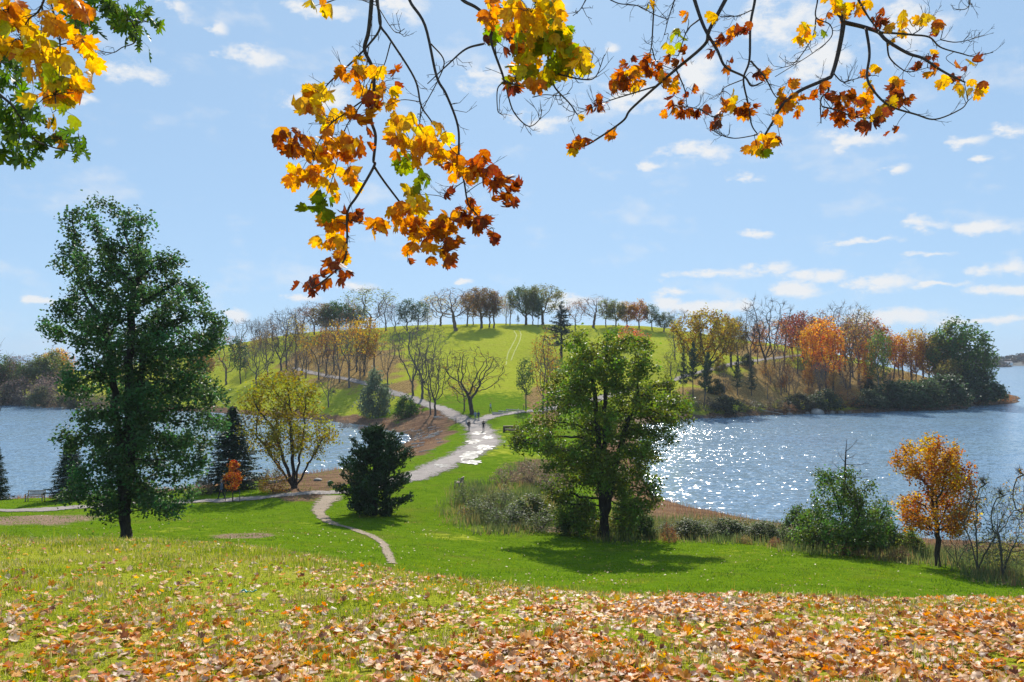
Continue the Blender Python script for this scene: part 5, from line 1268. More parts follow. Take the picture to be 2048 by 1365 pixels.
# ------------------------------------------------------------------ maple and oak leaves
MAPLE = [(0,1.0),(0.07,0.89),(0.19,0.85),(0.18,0.74),(0.22,0.66),(0.33,0.75),(0.47,0.81),(0.48,0.70),(0.61,0.63),(0.52,0.54),(0.48,0.46),(0.56,0.42),(0.64,0.32),(0.50,0.24),(0.43,0.11),(0.24,0.05),(0.07,0.0)]
OAK = [(0,1.0),(0.05,0.90),(0.16,0.88),(0.09,0.78),(0.10,0.70),(0.26,0.74),(0.36,0.72),(0.25,0.63),(0.12,0.55),(0.13,0.48),(0.28,0.50),(0.36,0.46),(0.24,0.38),(0.10,0.32),(0.18,0.26),(0.20,0.20),(0.08,0.14),(0.03,0.0)]
def leaf_mesh(outline, seed, mat, curl, low=False, name='leaf', twist=0.0):
    r = np.random.default_rng(seed); o = np.array(outline); o = o * (1 + r.normal(0, 0.035, o.shape))
    if low: o = o[[0, 2, 4, 6, 8, 10, 12, 14, 16]] if len(o) == 17 else o[::2]
    L = np.vstack([o, o[1:][::-1] * [-1, 1]]); c = np.array([0, 0.36]); n = len(L)
    if low: V = np.vstack([L, [c]]); f = [(i, (i + 1) % n, n) for i in range(n)]
    else: V = np.vstack([L, c + (L - c) * 0.5, [c]]); f = None
    x, y = V[:, 0], V[:, 1] - 0.36
    fq = r.uniform(5, 9); z = curl * (1.1 * x ** 2 + 0.55 * y ** 2) + twist * x * y + 0.05 * abs(curl) ** 0.5 * np.sin(x * fq + r.uniform(0, 6)) * np.cos(y * fq * 0.8 + r.uniform(0, 6)) - 0.10 * np.abs(x) * (1 if curl < 0 else -1)
    s = 1 / (1 + 0.35 * abs(curl)); P = np.c_[x * s, z, -(V[:, 1]) * 1.0]
    if low: me = make_mesh(name, P, np.array(f), mat)
    else:
        i = np.arange(n); j = (i + 1) % n
        me = make_mesh(name, P, [np.stack([i, j, n + j, n + i], 1), np.stack([n + i, n + j, np.full(n, 2 * n)], 1)], mat, None, True)
    rad = np.linalg.norm(V - c, axis=1); a = me.attributes.new('rim', 'FLOAT', 'POINT'); a.data.foreach_set('value', np.clip(rad / 0.55, 0, 1).astype(np.float32))
    return me
def big_leaf_material(name, trans, under=1.0):
    T = NT(name); col = T.n('ShaderNodeObjectInfo').outputs['Color']; p = T.coord('Object'); rnd = T.n('ShaderNodeObjectInfo').outputs['Random']
    off = T.n('ShaderNodeVectorMath', operation='ADD'); T.l(p, off.inputs[0]); cmb = T.n('ShaderNodeCombineXYZ'); T.l(T.math('MULTIPLY', rnd, 37.0), cmb.inputs[0]); T.l(cmb.outputs[0], off.inputs[1])
    n = T.noise(off.outputs[0], 4.5, 4, 0.6)
    s = T.n('ShaderNodeSeparateXYZ'); T.l(p, s.inputs[0]); ang = T.math('ARCTAN2', s.outputs[0], T.math('SUBTRACT', T.math('MULTIPLY', s.outputs[2], -1.0), 0.03))
    vein = T.ramp(T.math('ABSOLUTE', T.math('SINE', T.math('MULTIPLY', ang, 3.9))), 0.0, 0.09, 1.0, 0.0)
    c = T.hsv(col, T.ramp(n, 0.3, 0.7, 0.485, 0.515), 1.0, T.ramp(n, 0.25, 0.75, 0.72, 1.2))
    rim = T.ramp(T.math('ADD', T.attr('rim'), T.math('MULTIPLY', T.math('SUBTRACT', n, 0.5), 1.3)), 0.75, 1.15, 0, 0.6)
    c = T.mix(rim, c, T.hsv(col, 0.475, 1.0, 0.5)); c = T.mix(T.math('MULTIPLY', vein, 0.4), c, T.hsv(col, 0.5, 0.9, 0.55))
    return T.done(leaf_shader(T, c, trans, 0.5, 0.3, 1.1, 1.15))
M['maple'] = big_leaf_material('maple_leaf', 0.62); M['oakleaf'] = big_leaf_material('oak_leaf', 0.55); M['fallen'] = big_leaf_material('fallen_leaf', 0.4)
LV = [leaf_mesh(MAPLE, 500 + i, M['maple'], c, False, 'leaf', t) for i, (c, t) in enumerate([(0.25,0.2),(-0.35,-0.2),(0.5,0.3),(-0.6,0.4),(0.15,-0.5),(0.9,0.3)])]
LCURL = [leaf_mesh(MAPLE, 520 + i, M['maple'], c, False, 'leaf', t) for i, (c, t) in enumerate([(1.6,0.5),(-1.9,0.6),(2.3,-0.8),(-1.4,1.2)])]
LO = [leaf_mesh(OAK, 540 + i, M['oakleaf'], c, False, 'leaf', 0.2) for i, c in enumerate((0.3, -0.4, 0.6, -0.8))]
PAL = {'Y': [(.80,.47,.02),(.78,.42,.015),(.72,.5,.03),(.68,.34,.015)], 'OY': [(.75,.36,.015),(.70,.28,.015),(.8,.45,.02),(.6,.2,.015)], 'O': [(.62,.22,.012),(.68,.28,.015),(.52,.15,.012),(.72,.38,.02)],
       'OB': [(.5,.14,.012),(.36,.095,.015),(.62,.25,.015),(.28,.075,.02)], 'RB': [(.42,.10,.015),(.34,.075,.02),(.5,.15,.015),(.22,.055,.02)], 'B': [(.24,.06,.025),(.3,.08,.02),(.18,.05,.025)],
       'YG': [(.5,.45,.02),(.34,.36,.02),(.68,.5,.02),(.22,.28,.02),(.6,.38,.02)], 'G': [(.2,.28,.015),(.28,.34,.02),(.15,.2,.015)],
       'OKG': [(.085,.15,.02),(.11,.19,.02),(.14,.22,.025),(.07,.12,.02)], 'OKY': [(.12,.18,.02),(.4,.28,.03),(.3,.14,.03)]}
M['twig'] = simple('twig_bark', (0.06, 0.05, 0.05), 0.8, 0.2, 0.3, 30)
def hanging_branch(name, label, depth, stems, clusters, seed, meshes, size, dn=1.0, twiglets=14):
    """stems: list of (radius_px, [(px, py)...]); clusters: (px, py, rx, ry, n, palette)"""
    r = np.random.default_rng(seed); top = ray(stems[0][1][0][0], stems[0][1][0][1], depth)
    e = empty(name, tuple(top), label, 'branch'); mb = MB(); nodes = []
    for (rad, P) in stems:
        ph = r.uniform(0, 6.28); dz = depth + 0.25 * np.sin(ph + np.arange(len(P)) * 0.5) * (0.4 if P[0][1] <= 0 else 1.0)
        Q = np.array([ray(x, y, d) for (x, y), d in zip(P, dz)])
        if len(Q) > 2: Q = catmull(Q, 6)
        rr_ = np.linspace(rad, max(rad * 0.35, 0.7), len(Q)) / F * depth
        mb.tube(Q - top, rr_, 7 if rad > 2 else 5); nodes.append(Q)
        if twiglets and P[-1][1] > 0:
            for _ in range(int(twiglets * r.uniform(0.3, 1.0) * min(1, len(P) / 5))):       # bare side twigs
                i = int(len(Q) * r.uniform(0.35, 1.0)) - 1; d0 = Q[min(i + 1, len(Q) - 1)] - Q[max(i - 1, 0)]; d0 /= np.linalg.norm(d0) + 1e-9
                d1 = d0 + r.normal(0, 0.7, 3); d1[2] += 0.25; d1 /= np.linalg.norm(d1); L = r.uniform(0.05, 0.2)
                a = Q[i] + d1 * L * 0.5 + r.normal(0, 0.012, 3); b_ = Q[i] + d1 * L + [0, 0, 0.25 * L]
                mb.tube(np.array([Q[i], a, b_]) - top, [0.0028, 0.0022, 0.0013], 4)
                for _k in range(2): mb.tube(np.array([a + (b_ - a) * r.random(), b_ + r.normal(0, 0.025, 3)]) - top, [0.0018, 0.0012], 3)
    N = np.vstack(nodes)
    for (px, py, rx, ry, n, pal) in clusters:
        n = max(1, int(round(n * dn))); c0 = ray(px, py, depth + r.normal(0, 0.18))
        j = np.linalg.norm((N - c0) * [1, 0.6, 1], axis=1).argmin(); a0 = N[j]; mid = (a0 + c0) / 2 + r.normal(0, 0.03, 3) + [0, 0, 0.04]
        tw = catmull(np.array([a0, mid, c0]), 5) if np.linalg.norm(c0 - a0) > 0.05 else np.array([a0, c0 + [0, 0, 0.01]])
        mb.tube(tw - top, np.linspace(0.0042, 0.0022, len(tw)), 4)
        for _ in range(n):
            while True:
                q = r.normal(0, 0.58, 3)
                if np.linalg.norm(q[:2]) < 1.0: break
            pos = c0 + np.array([q[0] * rx / F * depth, q[2] * 0.16, q[1] * ry / F * depth]); k = np.linalg.norm(tw - pos, axis=1).argmin()
            s = size * r.uniform(0.72, 1.18); dead = pal in ('B', 'RB', 'OB') and r.random() < (0.75 if pal == 'B' else 0.5)
            base = pos + np.array([0, 0, s * 0.4])
            mb.tube(np.array([tw[k], (tw[k] + base) / 2 + [0, 0, 0.015], base]) - top, [0.0016, 0.0013, 0.0012], 3)
            ms = LCURL if (dead and meshes is LV) else meshes
            o = link('leaf', ms[r.integers(len(ms))], e, tuple(base - top)); o.scale = (s * 0.95 * (0.8 if dead else 1),) * 3
            if meshes is LO: o.rotation_euler = (r.normal(0, 1.0), r.normal(0, 0.9), r.uniform(0, 6.28))
            else: o.rotation_euler = (r.normal(0, 0.55), r.normal(0, 0.5), r.normal(0, 1.1) if r.random() < 0.7 else r.uniform(0, 6.28))
            cl = PAL[pal][r.integers(len(PAL[pal]))]; j_ = r.uniform(0.85, 1.15); o.color = (cl[0] * j_, cl[1] * j_ * r.uniform(0.85, 1.15), cl[2], 1)
    o = link('twigs', mb.mesh('twigs', M['twig'], True), e)
    return e
hanging_branch('maple_branch', 'leftmost hanging maple branch with yellow orange leaves, middle of the sky', 6.3,
  [(4.6,[(745,-70),(743,0),(737,63),(729,99),(743,132),(748,173),(742,236),(751,272),(747,320),(748,333),(715,391),(695,424),(694,478),(687,523),(650,560),(618,582)]),
   (2.6,[(748,333),(768,363),(809,417),(832,450),(865,468),(900,485)]),
   (3.2,[(752,-40),(753,0),(761,52),(738,89),(700,128),(662,162),(640,188)]), (1.8,[(742,190),(700,220),(660,250),(635,290),(625,330)]), (1.8,[(745,160),(735,190),(715,220),(690,260),(670,340),(650,400)]),
   (1.3,[(737,95),(731,150),(722,200)]),(1.2,[(694,440),(715,445),(745,455)])],
  [(715,150,40,25,12,'O'),(640,190,45,22,15,'Y'),(610,215,30,20,8,'OY'),(650,232,28,20,9,'Y'),(590,290,36,34,20,'OB'),(640,310,40,35,20,'OY'),(690,300,45,40,22,'O'),(718,250,20,20,6,'OB'),(600,350,35,30,15,'OY'),(645,372,35,36,14,'Y'),(640,425,28,26,10,'G'),(700,350,30,35,12,'OY'),(735,200,15,25,6,'B'),
   (840,420,30,18,9,'Y'),(800,430,30,20,9,'O'),(830,450,40,24,13,'O'),(870,470,50,30,22,'OB'),(900,440,36,25,11,'O'),(880,510,30,18,7,'OB'),(820,500,15,12,3,'O'),(815,525,8,6,1,'B'),(885,535,8,8,1,'O'),(710,435,25,12,5,'B'),(660,455,30,20,8,'O'),(745,460,25,14,4,'OY'),(770,465,8,8,2,'B'),(660,490,25,20,8,'OY'),(690,510,20,20,6,'O'),(672,545,22,22,9,'RB'),(640,570,25,18,9,'RB'),(612,583,7,8,2,'B')], 601, LV, 0.118, 1.1)
hanging_branch('maple_branch', 'hanging maple branch just right of the leftmost one, rusty at its tip', 6.5,
  [(3.4,[(815,-50),(819,0),(850,51),(873,152),(893,190),(916,254),(918,320),(928,363),(936,407),(951,427),(975,460)]), (3.0,[(752,-30),(757,20),(761,52),(780,79),(829,157),(842,211),(860,239),(900,295),(918,313)]),
   (1.4,[(781,86),(772,120),(763,150),(770,185)]),(1.2,[(758,17),(779,51),(794,66),(809,58)]),(1.6,[(862,88),(888,122),(875,163),(847,216),(840,240)]),(2.6,[(967,88),(931,99),(893,132),(855,168)]),(1.6,[(918,313),(954,335),(985,355),(1010,395)]),(1.2,[(842,211),(838,260),(830,310)]),(1.2,[(928,363),(905,380),(892,400)])],
  [(760,190,30,32,12,'OY'),(770,215,15,12,4,'Y'),(810,260,30,25,11,'Y'),(820,300,50,30,15,'OY'),(800,327,28,20,8,'G'),(845,280,30,25,10,'OY'),(890,270,15,20,4,'Y'),(860,310,40,25,13,'OY'),(845,355,18,20,4,'G'),(905,330,38,25,12,'O'),(960,335,35,25,15,'RB'),(990,370,30,30,13,'RB'),(1018,405,16,28,7,'B'),(940,350,25,20,8,'O'),(830,388,25,15,6,'YG'),(940,430,30,25,10,'OB'),(965,452,28,22,9,'OB'),(988,480,12,16,3,'B'),(893,395,8,14,2,'B'),(630,12,20,8,2,'Y'),(648,8,8,10,2,'O'),(785,160,12,20,4,'RB')], 602, LV, 0.118, 1.1)
hanging_branch('maple_branch', 'thick yellow green leaf bunch on a maple branch at the top middle', 6.0,
  [(4.0,[(905,-30),(925,0),(955,17),(985,47),(982,82),(1005,149),(1010,162),(1042,172),(1089,174)]),(3.2,[(1060,-40),(1075,20),(1090,80),(1100,140),(1109,174),(1139,207),(1154,229)]),(1.6,[(1010,162),(995,179),(995,219),(1000,228)]),(2.0,[(1010,162),(1017,194),(1029,227),(1057,253),(1079,239),(1084,219)]),(2.2,[(1100,140),(1119,149),(1164,159),(1191,154),(1209,110)]),(1.4,[(940,-20),(990,8),(1030,40),(1060,100)]),(1.2,[(1172,0),(1160,20),(1146,32)]),(1.2,[(1065,195),(1090,190),(1120,192),(1140,187)])],
  [(1060,28,68,34,32,'Y'),(1090,80,58,40,32,'YG'),(1040,60,40,25,14,'OY'),(1120,112,42,40,26,'YG'),(1060,120,40,34,17,'OY'),(1150,112,16,34,10,'Y'),(1040,150,30,16,8,'YG'),(1098,152,30,20,10,'YG'),(980,30,30,15,7,'OY'),(990,70,20,18,5,'G'),(1015,100,12,18,3,'B'),(1060,180,14,12,3,'O'),(1025,178,12,9,3,'B'),(970,80,8,8,1,'B'),(1100,30,40,30,12,'YG'),(1160,135,12,12,4,'Y')], 603, LV, 0.122, 1.1)
hanging_branch('maple_branch', 'half bare maple branch with rusty leaves reaching down left of the right corner', 8.0,
  [(4.2,[(1378,-40),(1389,0),(1401,37),(1414,67),(1434,100),(1451,134),(1489,154),(1503,172),(1525,165)]),(4.4,[(1470,-40),(1451,0),(1419,60),(1409,90),(1352,139),(1314,172),(1262,219),(1244,244),(1182,286),(1165,292)]),(1.8,[(1352,139),(1369,179),(1374,214)]),(1.8,[(1314,172),(1269,186),(1212,204),(1155,228)]),
   (3.2,[(1512,-40),(1510,0),(1501,50),(1499,120),(1487,159),(1496,207),(1503,249),(1515,269)]),(2.0,[(1501,122),(1531,157),(1548,189),(1565,207)]),(2.4,[(1308,-30),(1308,0),(1304,82),(1299,112)]),(1.4,[(1304,97),(1314,124),(1349,141)]),(1.8,[(1355,-30),(1349,0),(1337,37),(1329,70)]),(2.0,[(1399,39),(1374,62),(1357,112)]),(1.3,[(1220,0),(1240,8),(1275,12),(1310,30),(1337,40)]),(1.3,[(1487,159),(1450,175),(1440,190)]),(1.2,[(1515,270),(1470,277),(1440,270),(1425,260)]),(1.2,[(1505,20),(1475,32),(1440,33)]),(1.2,[(1374,214),(1400,220),(1425,235)])],
  [(1250,150,28,24,15,'OB'),(1235,175,24,15,8,'RB'),(1270,160,18,18,8,'O'),(1298,132,14,20,8,'RB'),(1312,143,15,12,6,'RB'),(1260,118,9,8,2,'B'),(1340,120,12,10,3,'RB'),(1362,125,12,12,4,'RB'),(1345,165,15,9,3,'RB'),(1328,160,12,12,4,'O'),(1385,183,10,10,2,'RB'),(1345,182,7,9,2,'O'),(1355,76,20,14,5,'YG'),(1370,35,11,8,2,'O'),(1427,42,8,7,2,'Y'),(1470,56,11,8,2,'O'),(1490,62,14,10,4,'B'),(1452,80,20,11,6,'RB'),(1430,98,12,13,4,'B'),(1460,132,7,11,2,'B'),(1195,214,14,13,8,'RB'),(1156,236,8,7,2,'O'),(1230,262,12,13,3,'O'),(1160,290,20,14,9,'RB'),(1150,308,10,9,3,'YG'),(1352,218,12,12,5,'RB'),(1366,232,14,13,6,'RB'),(1402,225,11,13,4,'B'),(1432,242,15,15,6,'B'),(1335,235,5,5,1,'O'),(1440,205,6,8,1,'RB'),(1455,220,14,12,5,'O'),(1467,196,11,7,3,'Y'),(1490,226,24,13,10,'OB'),(1532,148,13,12,4,'OB'),(1511,156,9,7,3,'B'),(1525,290,22,18,12,'OY'),(1520,310,11,13,4,'YG'),(1300,8,9,7,3,'Y'),(1332,90,6,8,1,'Y')], 604, LV, 0.118, 1.1, 22)
hanging_branch('maple_branch', 'dark forked maple branch with rusty leaves in the top right corner', 7.8,
  [(6.0,[(1660,-45),(1670,15),(1686,42),(1679,95),(1665,147),(1652,159),(1600,182),(1565,210),(1548,240),(1530,270)]),(4.6,[(1687,45),(1729,55),(1757,65),(1774,82),(1816,107),(1846,117),(1879,139),(1906,154),(1930,165)]),(2.8,[(1652,159),(1657,182),(1642,199),(1642,247)]),(3.0,[(1732,57),(1739,107),(1734,154),(1749,184),(1779,212),(1831,229),(1871,239),(1921,219),(1936,202)]),(2.4,[(1757,65),(1789,67),(1824,70),(1859,75),(1881,95),(1921,107),(1948,113),(1986,105)]),(2.0,[(1774,85),(1779,115),(1801,137),(1821,144),(1862,134)]),(3.2,[(1705,-40),(1717,0),(1737,35),(1757,62)]),(1.8,[(1635,-30),(1635,0),(1632,35),(1660,50),(1662,75),(1625,107),(1550,154)]),(1.6,[(1645,214),(1679,222),(1709,234),(1764,239)]),(1.4,[(1667,147),(1685,164),(1705,160),(1732,152)]),(1.6,[(1632,35),(1625,75),(1590,125),(1560,137)]),(1.3,[(1824,70),(1845,55),(1860,30)]),(1.2,[(1938,-20),(1940,5),(1932,18),(1915,20)]),(1.2,[(1881,80),(1910,85),(1940,80),(1950,75)])],
  [(1560,275,7,11,2,'B'),(1565,245,6,10,1,'O'),(1570,210,24,18,10,'O'),(1595,216,13,15,5,'OB'),(1576,188,14,6,3,'O'),(1625,190,13,10,4,'RB'),(1650,200,10,9,3,'B'),(1700,226,24,18,12,'RB'),(1690,206,20,14,8,'RB'),(1665,230,13,9,4,'RB'),(1732,205,14,18,7,'OY'),(1760,222,20,15,8,'Y'),(1750,246,20,8,6,'B'),(1725,246,9,11,3,'O'),(1790,190,17,17,7,'B'),(1805,206,13,11,5,'RB'),(1787,168,11,9,3,'O'),(1757,154,9,7,2,'O'),(1737,146,7,9,2,'O'),(1788,265,7,10,2,'B'),(1835,136,14,13,5,'B'),(1870,150,7,11,2,'O'),(1845,121,7,5,1,'Y'),(1876,125,7,8,1,'RB'),(1893,160,11,9,3,'Y'),(1915,136,9,7,2,'O'),(1925,156,15,11,4,'B'),(1918,182,14,12,4,'Y'),(1953,186,14,12,4,'Y'),(1950,136,7,7,1,'B'),(1962,172,5,5,1,'B'),(1605,72,17,12,5,'Y'),(1636,72,9,9,2,'YG'),(1632,50,9,7,2,'OB'),(1668,12,28,13,7,'Y'),(1720,18,17,13,5,'O'),(1760,46,17,11,6,'B'),(1766,25,7,7,1,'B'),(1685,33,9,9,2,'O'),(1795,46,18,13,4,'Y'),(1808,62,12,10,3,'O'),(1800,76,7,6,1,'O'),(1855,36,16,11,4,'Y'),(1865,62,13,8,3,'O'),(1888,58,4,6,1,'B')], 605, LV, 0.118, 1.1, 22)
hanging_branch('maple_branch', 'yellow leaved maple branch in the top left corner', 5.5,
  [(2.6,[(95,-40),(88,0),(75,25),(55,42),(40,80)]),(2.6,[(92,-40),(100,0),(108,28),(111,42),(120,90),(118,150),(110,190)]),(1.4,[(84,5),(84,45),(82,80),(90,140)]),(1.5,[(-30,20),(10,20),(30,10),(45,-10)]),(1.4,[(120,90),(150,85),(175,98)])],
  [(15,30,30,38,12,'OY'),(38,60,30,36,12,'Y'),(45,88,38,24,13,'O'),(80,95,28,20,8,'YG'),(95,112,28,18,9,'Y'),(150,90,17,16,4,'Y'),(75,118,24,14,6,'Y'),(130,72,18,13,4,'OY'),(110,50,18,11,4,'O'),(100,155,24,14,6,'YG'),(75,150,14,12,4,'OY'),(160,150,16,11,4,'Y'),(163,175,11,9,2,'Y'),(148,186,8,10,1,'OB'),(100,186,15,14,5,'OY'),(120,202,13,13,4,'YG'),(75,208,8,8,1,'Y'),(105,226,11,9,2,'YG'),(150,8,24,13,7,'O'),(130,6,20,9,5,'OY'),(10,115,13,18,4,'Y'),(170,116,7,11,1,'Y'),(182,101,7,7,1,'O')], 606, LV, 0.13, 1.1)
hanging_branch('oak_branch', 'green oak branch with jagged leaves at the left edge of the sky', 7.0,
  [(3.0,[(-40,150),(0,190),(25,212),(45,243),(70,280),(97,292),(125,300),(155,305)]),(1.4,[(25,212),(60,220),(80,228)]),(1.4,[(45,243),(40,270),(30,310)]),(1.4,[(-20,130),(10,150),(45,172),(52,176)]),(1.3,[(60,262),(80,275),(100,278),(140,280),(160,284)])],
  [(20,132,24,24,14,'OKG'),(45,136,11,15,7,'OKG'),(35,180,17,17,9,'OKG'),(10,180,13,18,9,'OKG'),(10,222,12,11,7,'OKG'),(75,236,16,13,10,'OKG'),(30,256,24,18,16,'OKG'),(50,276,28,18,16,'OKG'),(15,286,18,18,12,'OKG'),(30,315,22,17,16,'OKG'),(65,312,14,14,9,'OKG'),(110,284,20,11,9,'OKY'),(152,306,16,11,11,'OKG'),(160,287,7,7,3,'OKG')], 607, LO, 0.17, 1.0, 4)
hanging_branch('oak_branch', 'green oak sprays hanging from the top left of the sky', 7.0,
  [(2.2,[(150,-40),(152,0),(156,40),(165,65)]),(2.2,[(190,-40),(205,0),(240,25),(270,35),(298,45)]),(1.5,[(255,30),(272,62),(270,85),(245,95),(225,106),(195,100),(170,85)])],
  [(155,45,26,28,26,'OKG'),(165,65,18,14,10,'OKG'),(220,20,28,18,16,'OKG'),(255,45,20,17,14,'OKG'),(270,85,17,14,12,'OKG'),(300,45,16,14,11,'OKG'),(205,8,14,11,7,'OKG'),(232,34,14,14,7,'OKY'),(280,60,12,10,6,'OKG')], 608, LO, 0.17, 1.0, 4)

# ------------------------------------------------------------------ foreground grass and fallen leaves
r = np.random.default_rng(700)
def wedge(n, d0, d1, seed, pw=1.0):
    r = np.random.default_rng(seed); d = (d0 ** (2 * pw) + (d1 ** (2 * pw) - d0 ** (2 * pw)) * r.random(n)) ** (1 / (2 * pw)); px = r.uniform(-90, 2140, n); return (px - CX) / F * d, d, r
X, Y, r = wedge(270000, 4.6, 27, 701, 0.6)
cl = wave(X, Y, 1.5, 702) + 0.6 * wave(X, Y, 5, 703); right = np.clip((X / Y * F + CX - 700) / 900, 0, 1); near = np.clip((11 - Y) / 5, 0, 1)
soil_fg = np.exp(-(((X - 2.2) / 1.4) ** 2 + ((Y - 9.8) / 1.6) ** 2) * 1.5)
keep_p = np.clip(0.75 + 0.45 * cl - 0.45 * right * near - 0.9 * soil_fg, 0.05, 1)
k = r.random(len(X)) < keep_p; X, Y, cl = X[k], Y[k], cl[k]; n = len(X); Z = H(X, Y)
hts = np.clip(0.055 + 0.03 * cl + r.normal(0, 0.015, n), 0.02, 0.16) * np.where(r.random(n) < 0.04, 2.0, 1) * np.interp(Y, [5, 10, 18, 27], [1, 1.1, 1.35, 1.2])
blades('meadow_grass', 'yellow green tufted grass of the foreground knoll', np.c_[X, Y, Z - 0.008], hts, 0.75, 0.0032 * np.interp(Y, [5, 24], [1, 2.6]), np.clip(0.66 + 0.2 * wave(X, Y, 2.2, 704) + r.normal(0, 0.17, n), 0, 1), 705, M['grass'], True)

FPAL = [((.76,.55,.37), 3.2), ((.68,.41,.19), 3.4), ((.78,.30,.015), 5.0), ((.64,.18,.012), 3.0), ((.24,.095,.045), 1.6), ((.5,.23,.08), 2.4), ((.82,.47,.025), 1.6)]
fw = np.array([p[1] for p in FPAL]); fw = fw / fw.sum(); fc = np.array([p[0] for p in FPAL])
LF = [leaf_mesh(MAPLE, 560 + i, M['fallen'], c, False, 'fallen_leaf', t) for i, (c, t) in enumerate([(0.35,0.2),(-0.4,0.3),(0.7,0.3),(-0.6,-0.4),(1.0,0.3),(0.2,-0.5)])]
LFL = [leaf_mesh(MAPLE, 580 + i, None, c, True, 'low', t) for i, (c, t) in enumerate([(0.3,0.2),(-0.4,0.3),(0.6,0.3),(-0.6,-0.4),(0.9,0.3),(0.2,-0.5)])]
X, Y, r = wedge(95000, 4.7, 22, 710, 0.72)
px = X / Y * F + CX; zz0 = H(X, Y); py = HZ + (ZC - zz0) / Y * F
dens = np.clip((py - 1105) / 190, 0, 1) ** 1.3 * (0.42 + 0.58 * np.clip((px - 250) / 900, 0, 1)) * np.clip(0.62 + 0.75 * wave(X, Y, 1.7, 711) + 0.45 * wave(X, Y, 5, 712), 0.08 + 0.35 * np.clip((px - 900) / 700, 0, 1), 1.25)
dens = dens * (1.0 + 0.5 * np.clip((px - 1000) / 700, 0, 1)) * (1 - 0.85 * np.exp(-(((X - 2.0) / 1.0) ** 2 + ((Y - 10.3) / 1.2) ** 2))) + 0.02
k = r.random(len(X)) < dens; X, Y, zz0 = X[k], Y[k], zz0[k]; o_ = np.argsort(Y); X, Y, zz0 = X[o_], Y[o_], zz0[o_]; n = len(X)
size = r.uniform(0.04, 0.088, n); ci = r.choice(len(fc), n, p=fw); cols = fc[ci] * r.uniform(0.8, 1.2, (n, 1))
tx, ty, tz = math.pi / 2 + r.normal(0, 0.24, n), r.normal(0, 0.24, n), r.uniform(0, 2 * math.pi, n)
tx += np.where(r.random(n) < 0.05, r.normal(0, 0.8, n), 0); flip = np.where(r.random(n) < 0.5, math.pi, 0)
inview = (X / Y * F + CX > 0) & (X / Y * F + CX < 2048) & (HZ + (ZC - zz0) / Y * F < 1362)
big = np.where(inview)[0][:300]; isbig = np.zeros(n, bool); isbig[big] = True
CN = ['pale beige', 'tan', 'orange', 'deep orange', 'dark brown', 'light brown', 'yellow']
from mathutils import Euler
for i in big:
    o = link('fallen_leaf', LF[int(r.integers(6))], None, (X[i], Y[i], zz0[i] + 0.035)); o.rotation_euler = (tx[i] + flip[i], ty[i], tz[i]); o.scale = (size[i],) * 3; o.color = (*cols[i], 1)
    tag(o, '%s fallen maple leaf among the nearest on the foreground grass' % CN[ci[i]], 'leaf', 'nearest fallen leaves')
rest = np.where(~isbig)[0]; base = []
for me in LFL:
    v = np.empty(len(me.vertices) * 3, np.float32); me.vertices.foreach_get('co', v); f = np.array([p.vertices[:] for p in me.polygons]); base.append((v.reshape(-1, 3), f))
vs, fs, cs_, n0 = [], [], [], 0
for i in rest:
    bv, bf = base[int(r.integers(6))]; R = np.array(Euler((tx[i] + flip[i], ty[i], tz[i])).to_matrix()); v = (bv * size[i]) @ R.T + [X[i], Y[i], zz0[i] + 0.032]
    vs.append(v); fs.append(bf + n0); n0 += len(v); cs_.append(np.repeat(cols[i][None], len(v), 0))
cs_ = np.clip(np.vstack(cs_), 0, 1)
T = NT('leaf_litter'); co = T.n('ShaderNodeAttribute', attribute_name='leafcol').outputs['Color']; nn = T.noise(T.pos(), 30, 3)
M['litter'] = T.done(leaf_shader(T, T.hsv(co, 0.5, 1.0, T.ramp(nn, 0.3, 0.7, 0.7, 1.2)), 0.4, 0.5, 0.3, 1.1, 1.15))
lm = make_mesh('leaf_litter', np.vstack(vs), np.vstack(fs), M['litter'])
a = lm.attributes.new('leafcol', 'FLOAT_COLOR', 'POINT'); a.data.foreach_set('color', np.c_[cs_, np.ones(len(cs_))].astype(np.float32).ravel())
tag(link('leaf_litter', lm), 'scattered orange, tan and pale fallen leaves on the knoll', None, kind='stuff')
print('LEAVES', n, len(rest))
# stray leaves blown on to the lawn
X, Y, r = wedge(3600, 20, 62, 720, 0.8); k = (wave(X, Y, 9, 721) + r.normal(0, 0.4, len(X)) > 0.15) & (H(X, Y) > 1.6); X, Y = X[k], Y[k]; Z = H(X, Y); n = len(X)
v, f, tt = leaf_quads(np.c_[X, Y, Z + 0.07], 0.11, r, 2.5, 0.8)
tag(link('stray_leaves', make_mesh('stray_leaves', v, f, ramp_leaf('stray_leaf', [(0, (.25,.12,.05)), (0.4, (.5,.3,.12)), (0.7, (.5,.28,.08)), (1, (.5,.36,.2))], 0.35), tt)), 'stray fallen leaves dotted over the lawn', None, kind='stuff')
# a scrap of teal plastic in the grass
b = gp(497, 1192); m = MB(); t = np.linspace(0, 1, 9); m.tube(np.c_[(t - 0.5) * 0.16, 0.03 * np.sin(t * 9), 0.05 + 0.012 * np.sin(t * 14)], 0.009 + 0.005 * np.sin(t * 7), 5)
tag(link('plastic_scrap', m.mesh('plastic_scrap', simple('teal_plastic', (.08,.42,.34), 0.35, 0.5), True), None, tuple(b)), 'small teal plastic scrap lying in the foreground grass', 'litter')

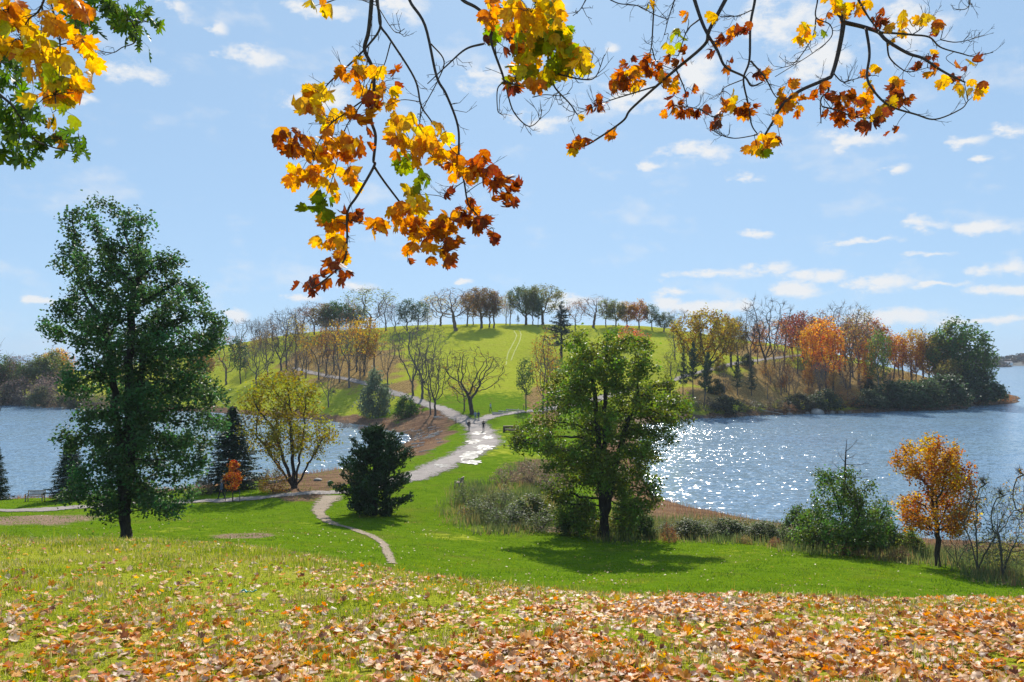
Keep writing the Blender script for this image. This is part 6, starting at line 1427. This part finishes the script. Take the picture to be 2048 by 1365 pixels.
# ------------------------------------------------------------------ far coast and haze
r = np.random.default_rng(800)
def far_mound(px0, px1, d, hts_px, name, label, seed, depth=160):
    n = 60; px = np.linspace(px0, px1, n); X0 = (px - CX) / F * d; hh = np.interp(np.linspace(0, 1, n), np.linspace(0, 1, len(hts_px)), hts_px)
    rows = [(0, -0.6), (12, 1.0), (depth * 0.35, 0.55), (depth * 0.6, 0.7), (depth, -0.6)]
    V = []
    for dy, hf in rows: V.append(np.c_[X0 * (d + dy) / d, np.full(n, d + dy), np.where(hf == 1.0, 1.0, hf * np.maximum(hh - 7, 1.0)) if hf > 0 else np.full(n, -0.6)])
    v = np.vstack(V); k = len(rows); i, j = np.meshgrid(np.arange(k - 1), np.arange(n - 1), indexing='ij'); q = np.stack([i*n+j, i*n+j+1, (i+1)*n+j+1, (i+1)*n+j], -1).reshape(-1, 4)
    o = link(name + '_land', make_mesh(name, v, q, simple('far_land', (.06,.058,.045)))); tag(o, label + ' ground', None, kind='structure')
    C = []
    for _ in range(230):
        u = r.random(); s = r.random() ** 0.8; xx = np.interp(u, np.linspace(0, 1, n), X0) * (d + 8 + s * depth * 0.6) / d; top = np.interp(u, np.linspace(0, 1, n), hh) * (0.42 + 0.58 * s) * r.uniform(0.85, 1.08); rw = r.uniform(3, 6)
        C.append(np.c_[r.normal(xx, rw * 0.5, 90), r.normal(d + 8 + s * depth * 0.6, rw * 0.5, 90), np.clip(top - np.abs(r.normal(0, 3.0, 90)) - rw * 0.2, 0.4, None)])
    C = np.vstack(C); vv, ff, tt = leaf_quads(C, 2.6, r, 0.3, 0.8); tt = np.clip(np.repeat(np.repeat(r.random(230), 90), 4) * 0.7 + tt * 0.3, 0, 1)
    o2 = link(name, make_mesh(name, vv, ff, ramp_leaf(name, [(0, (.025,.035,.025)), (0.5, (.05,.048,.036)), (0.8, (.09,.055,.035)), (1, (.05,.06,.03))], 0.4), tt)); tag(o2, label, None, kind='stuff')
far_mound(1985, 2500, 905, [12, 15, 17, 17.5, 17, 18, 18, 17], 'far_wood', 'wooded hazy coast across the bay at the right edge', 801)
far_mound(1900, 2006, 820, [13, 13, 11, 9, 5], 'far_wood_point', 'low wooded point before the hazy far coast', 802, 70)
b = ray(2012, 731, 900); e = empty('far_house', (b[0], 900, 0.7), 'tiny white house at the waterside of the far coast', 'house')
m = MB(); m.box((0, 0, 1.4), (12, 5, 2.8)); link('wall', m.mesh('wall', simple('white_wall', (.75,.75,.73))), e)
m = MB(); m.add([(-6.3,-2.9,2.8),(6.3,-2.9,2.8),(6.3,2.9,2.8),(-6.3,2.9,2.8),(-6.3,0,4.4),(6.3,0,4.4)], [np.array([(0,1,5,4),(2,3,4,5)]), np.array([(0,4,3),(1,2,5)])]); link('roof', m.mesh('roof', simple('grey_roof', (.25,.24,.25))), e)

bm = bmesh.new(); bmesh.ops.create_cube(bm, size=1.0)
hm = bpy.data.meshes.new('haze'); bm.to_mesh(hm); bm.free()
hz_m, t = nt('haze_air'); out = t.nodes.new('ShaderNodeOutputMaterial'); pv = t.nodes.new('ShaderNodeVolumePrincipled')
pv.inputs['Color'].default_value = (0.74, 0.85, 1.0, 1); pv.inputs['Density'].default_value = 0.00016; pv.inputs['Anisotropy'].default_value = 0.0
t.links.new(pv.outputs[0], out.inputs['Volume']); hm.materials.append(hz_m)
haze = link('haze', hm); haze.scale = (5400, 5400, 62); haze.location = (0, 400, 62 / 2 - 5.2)
tag(haze, 'thin bluish haze in the air over bay and hill', None, kind='stuff')
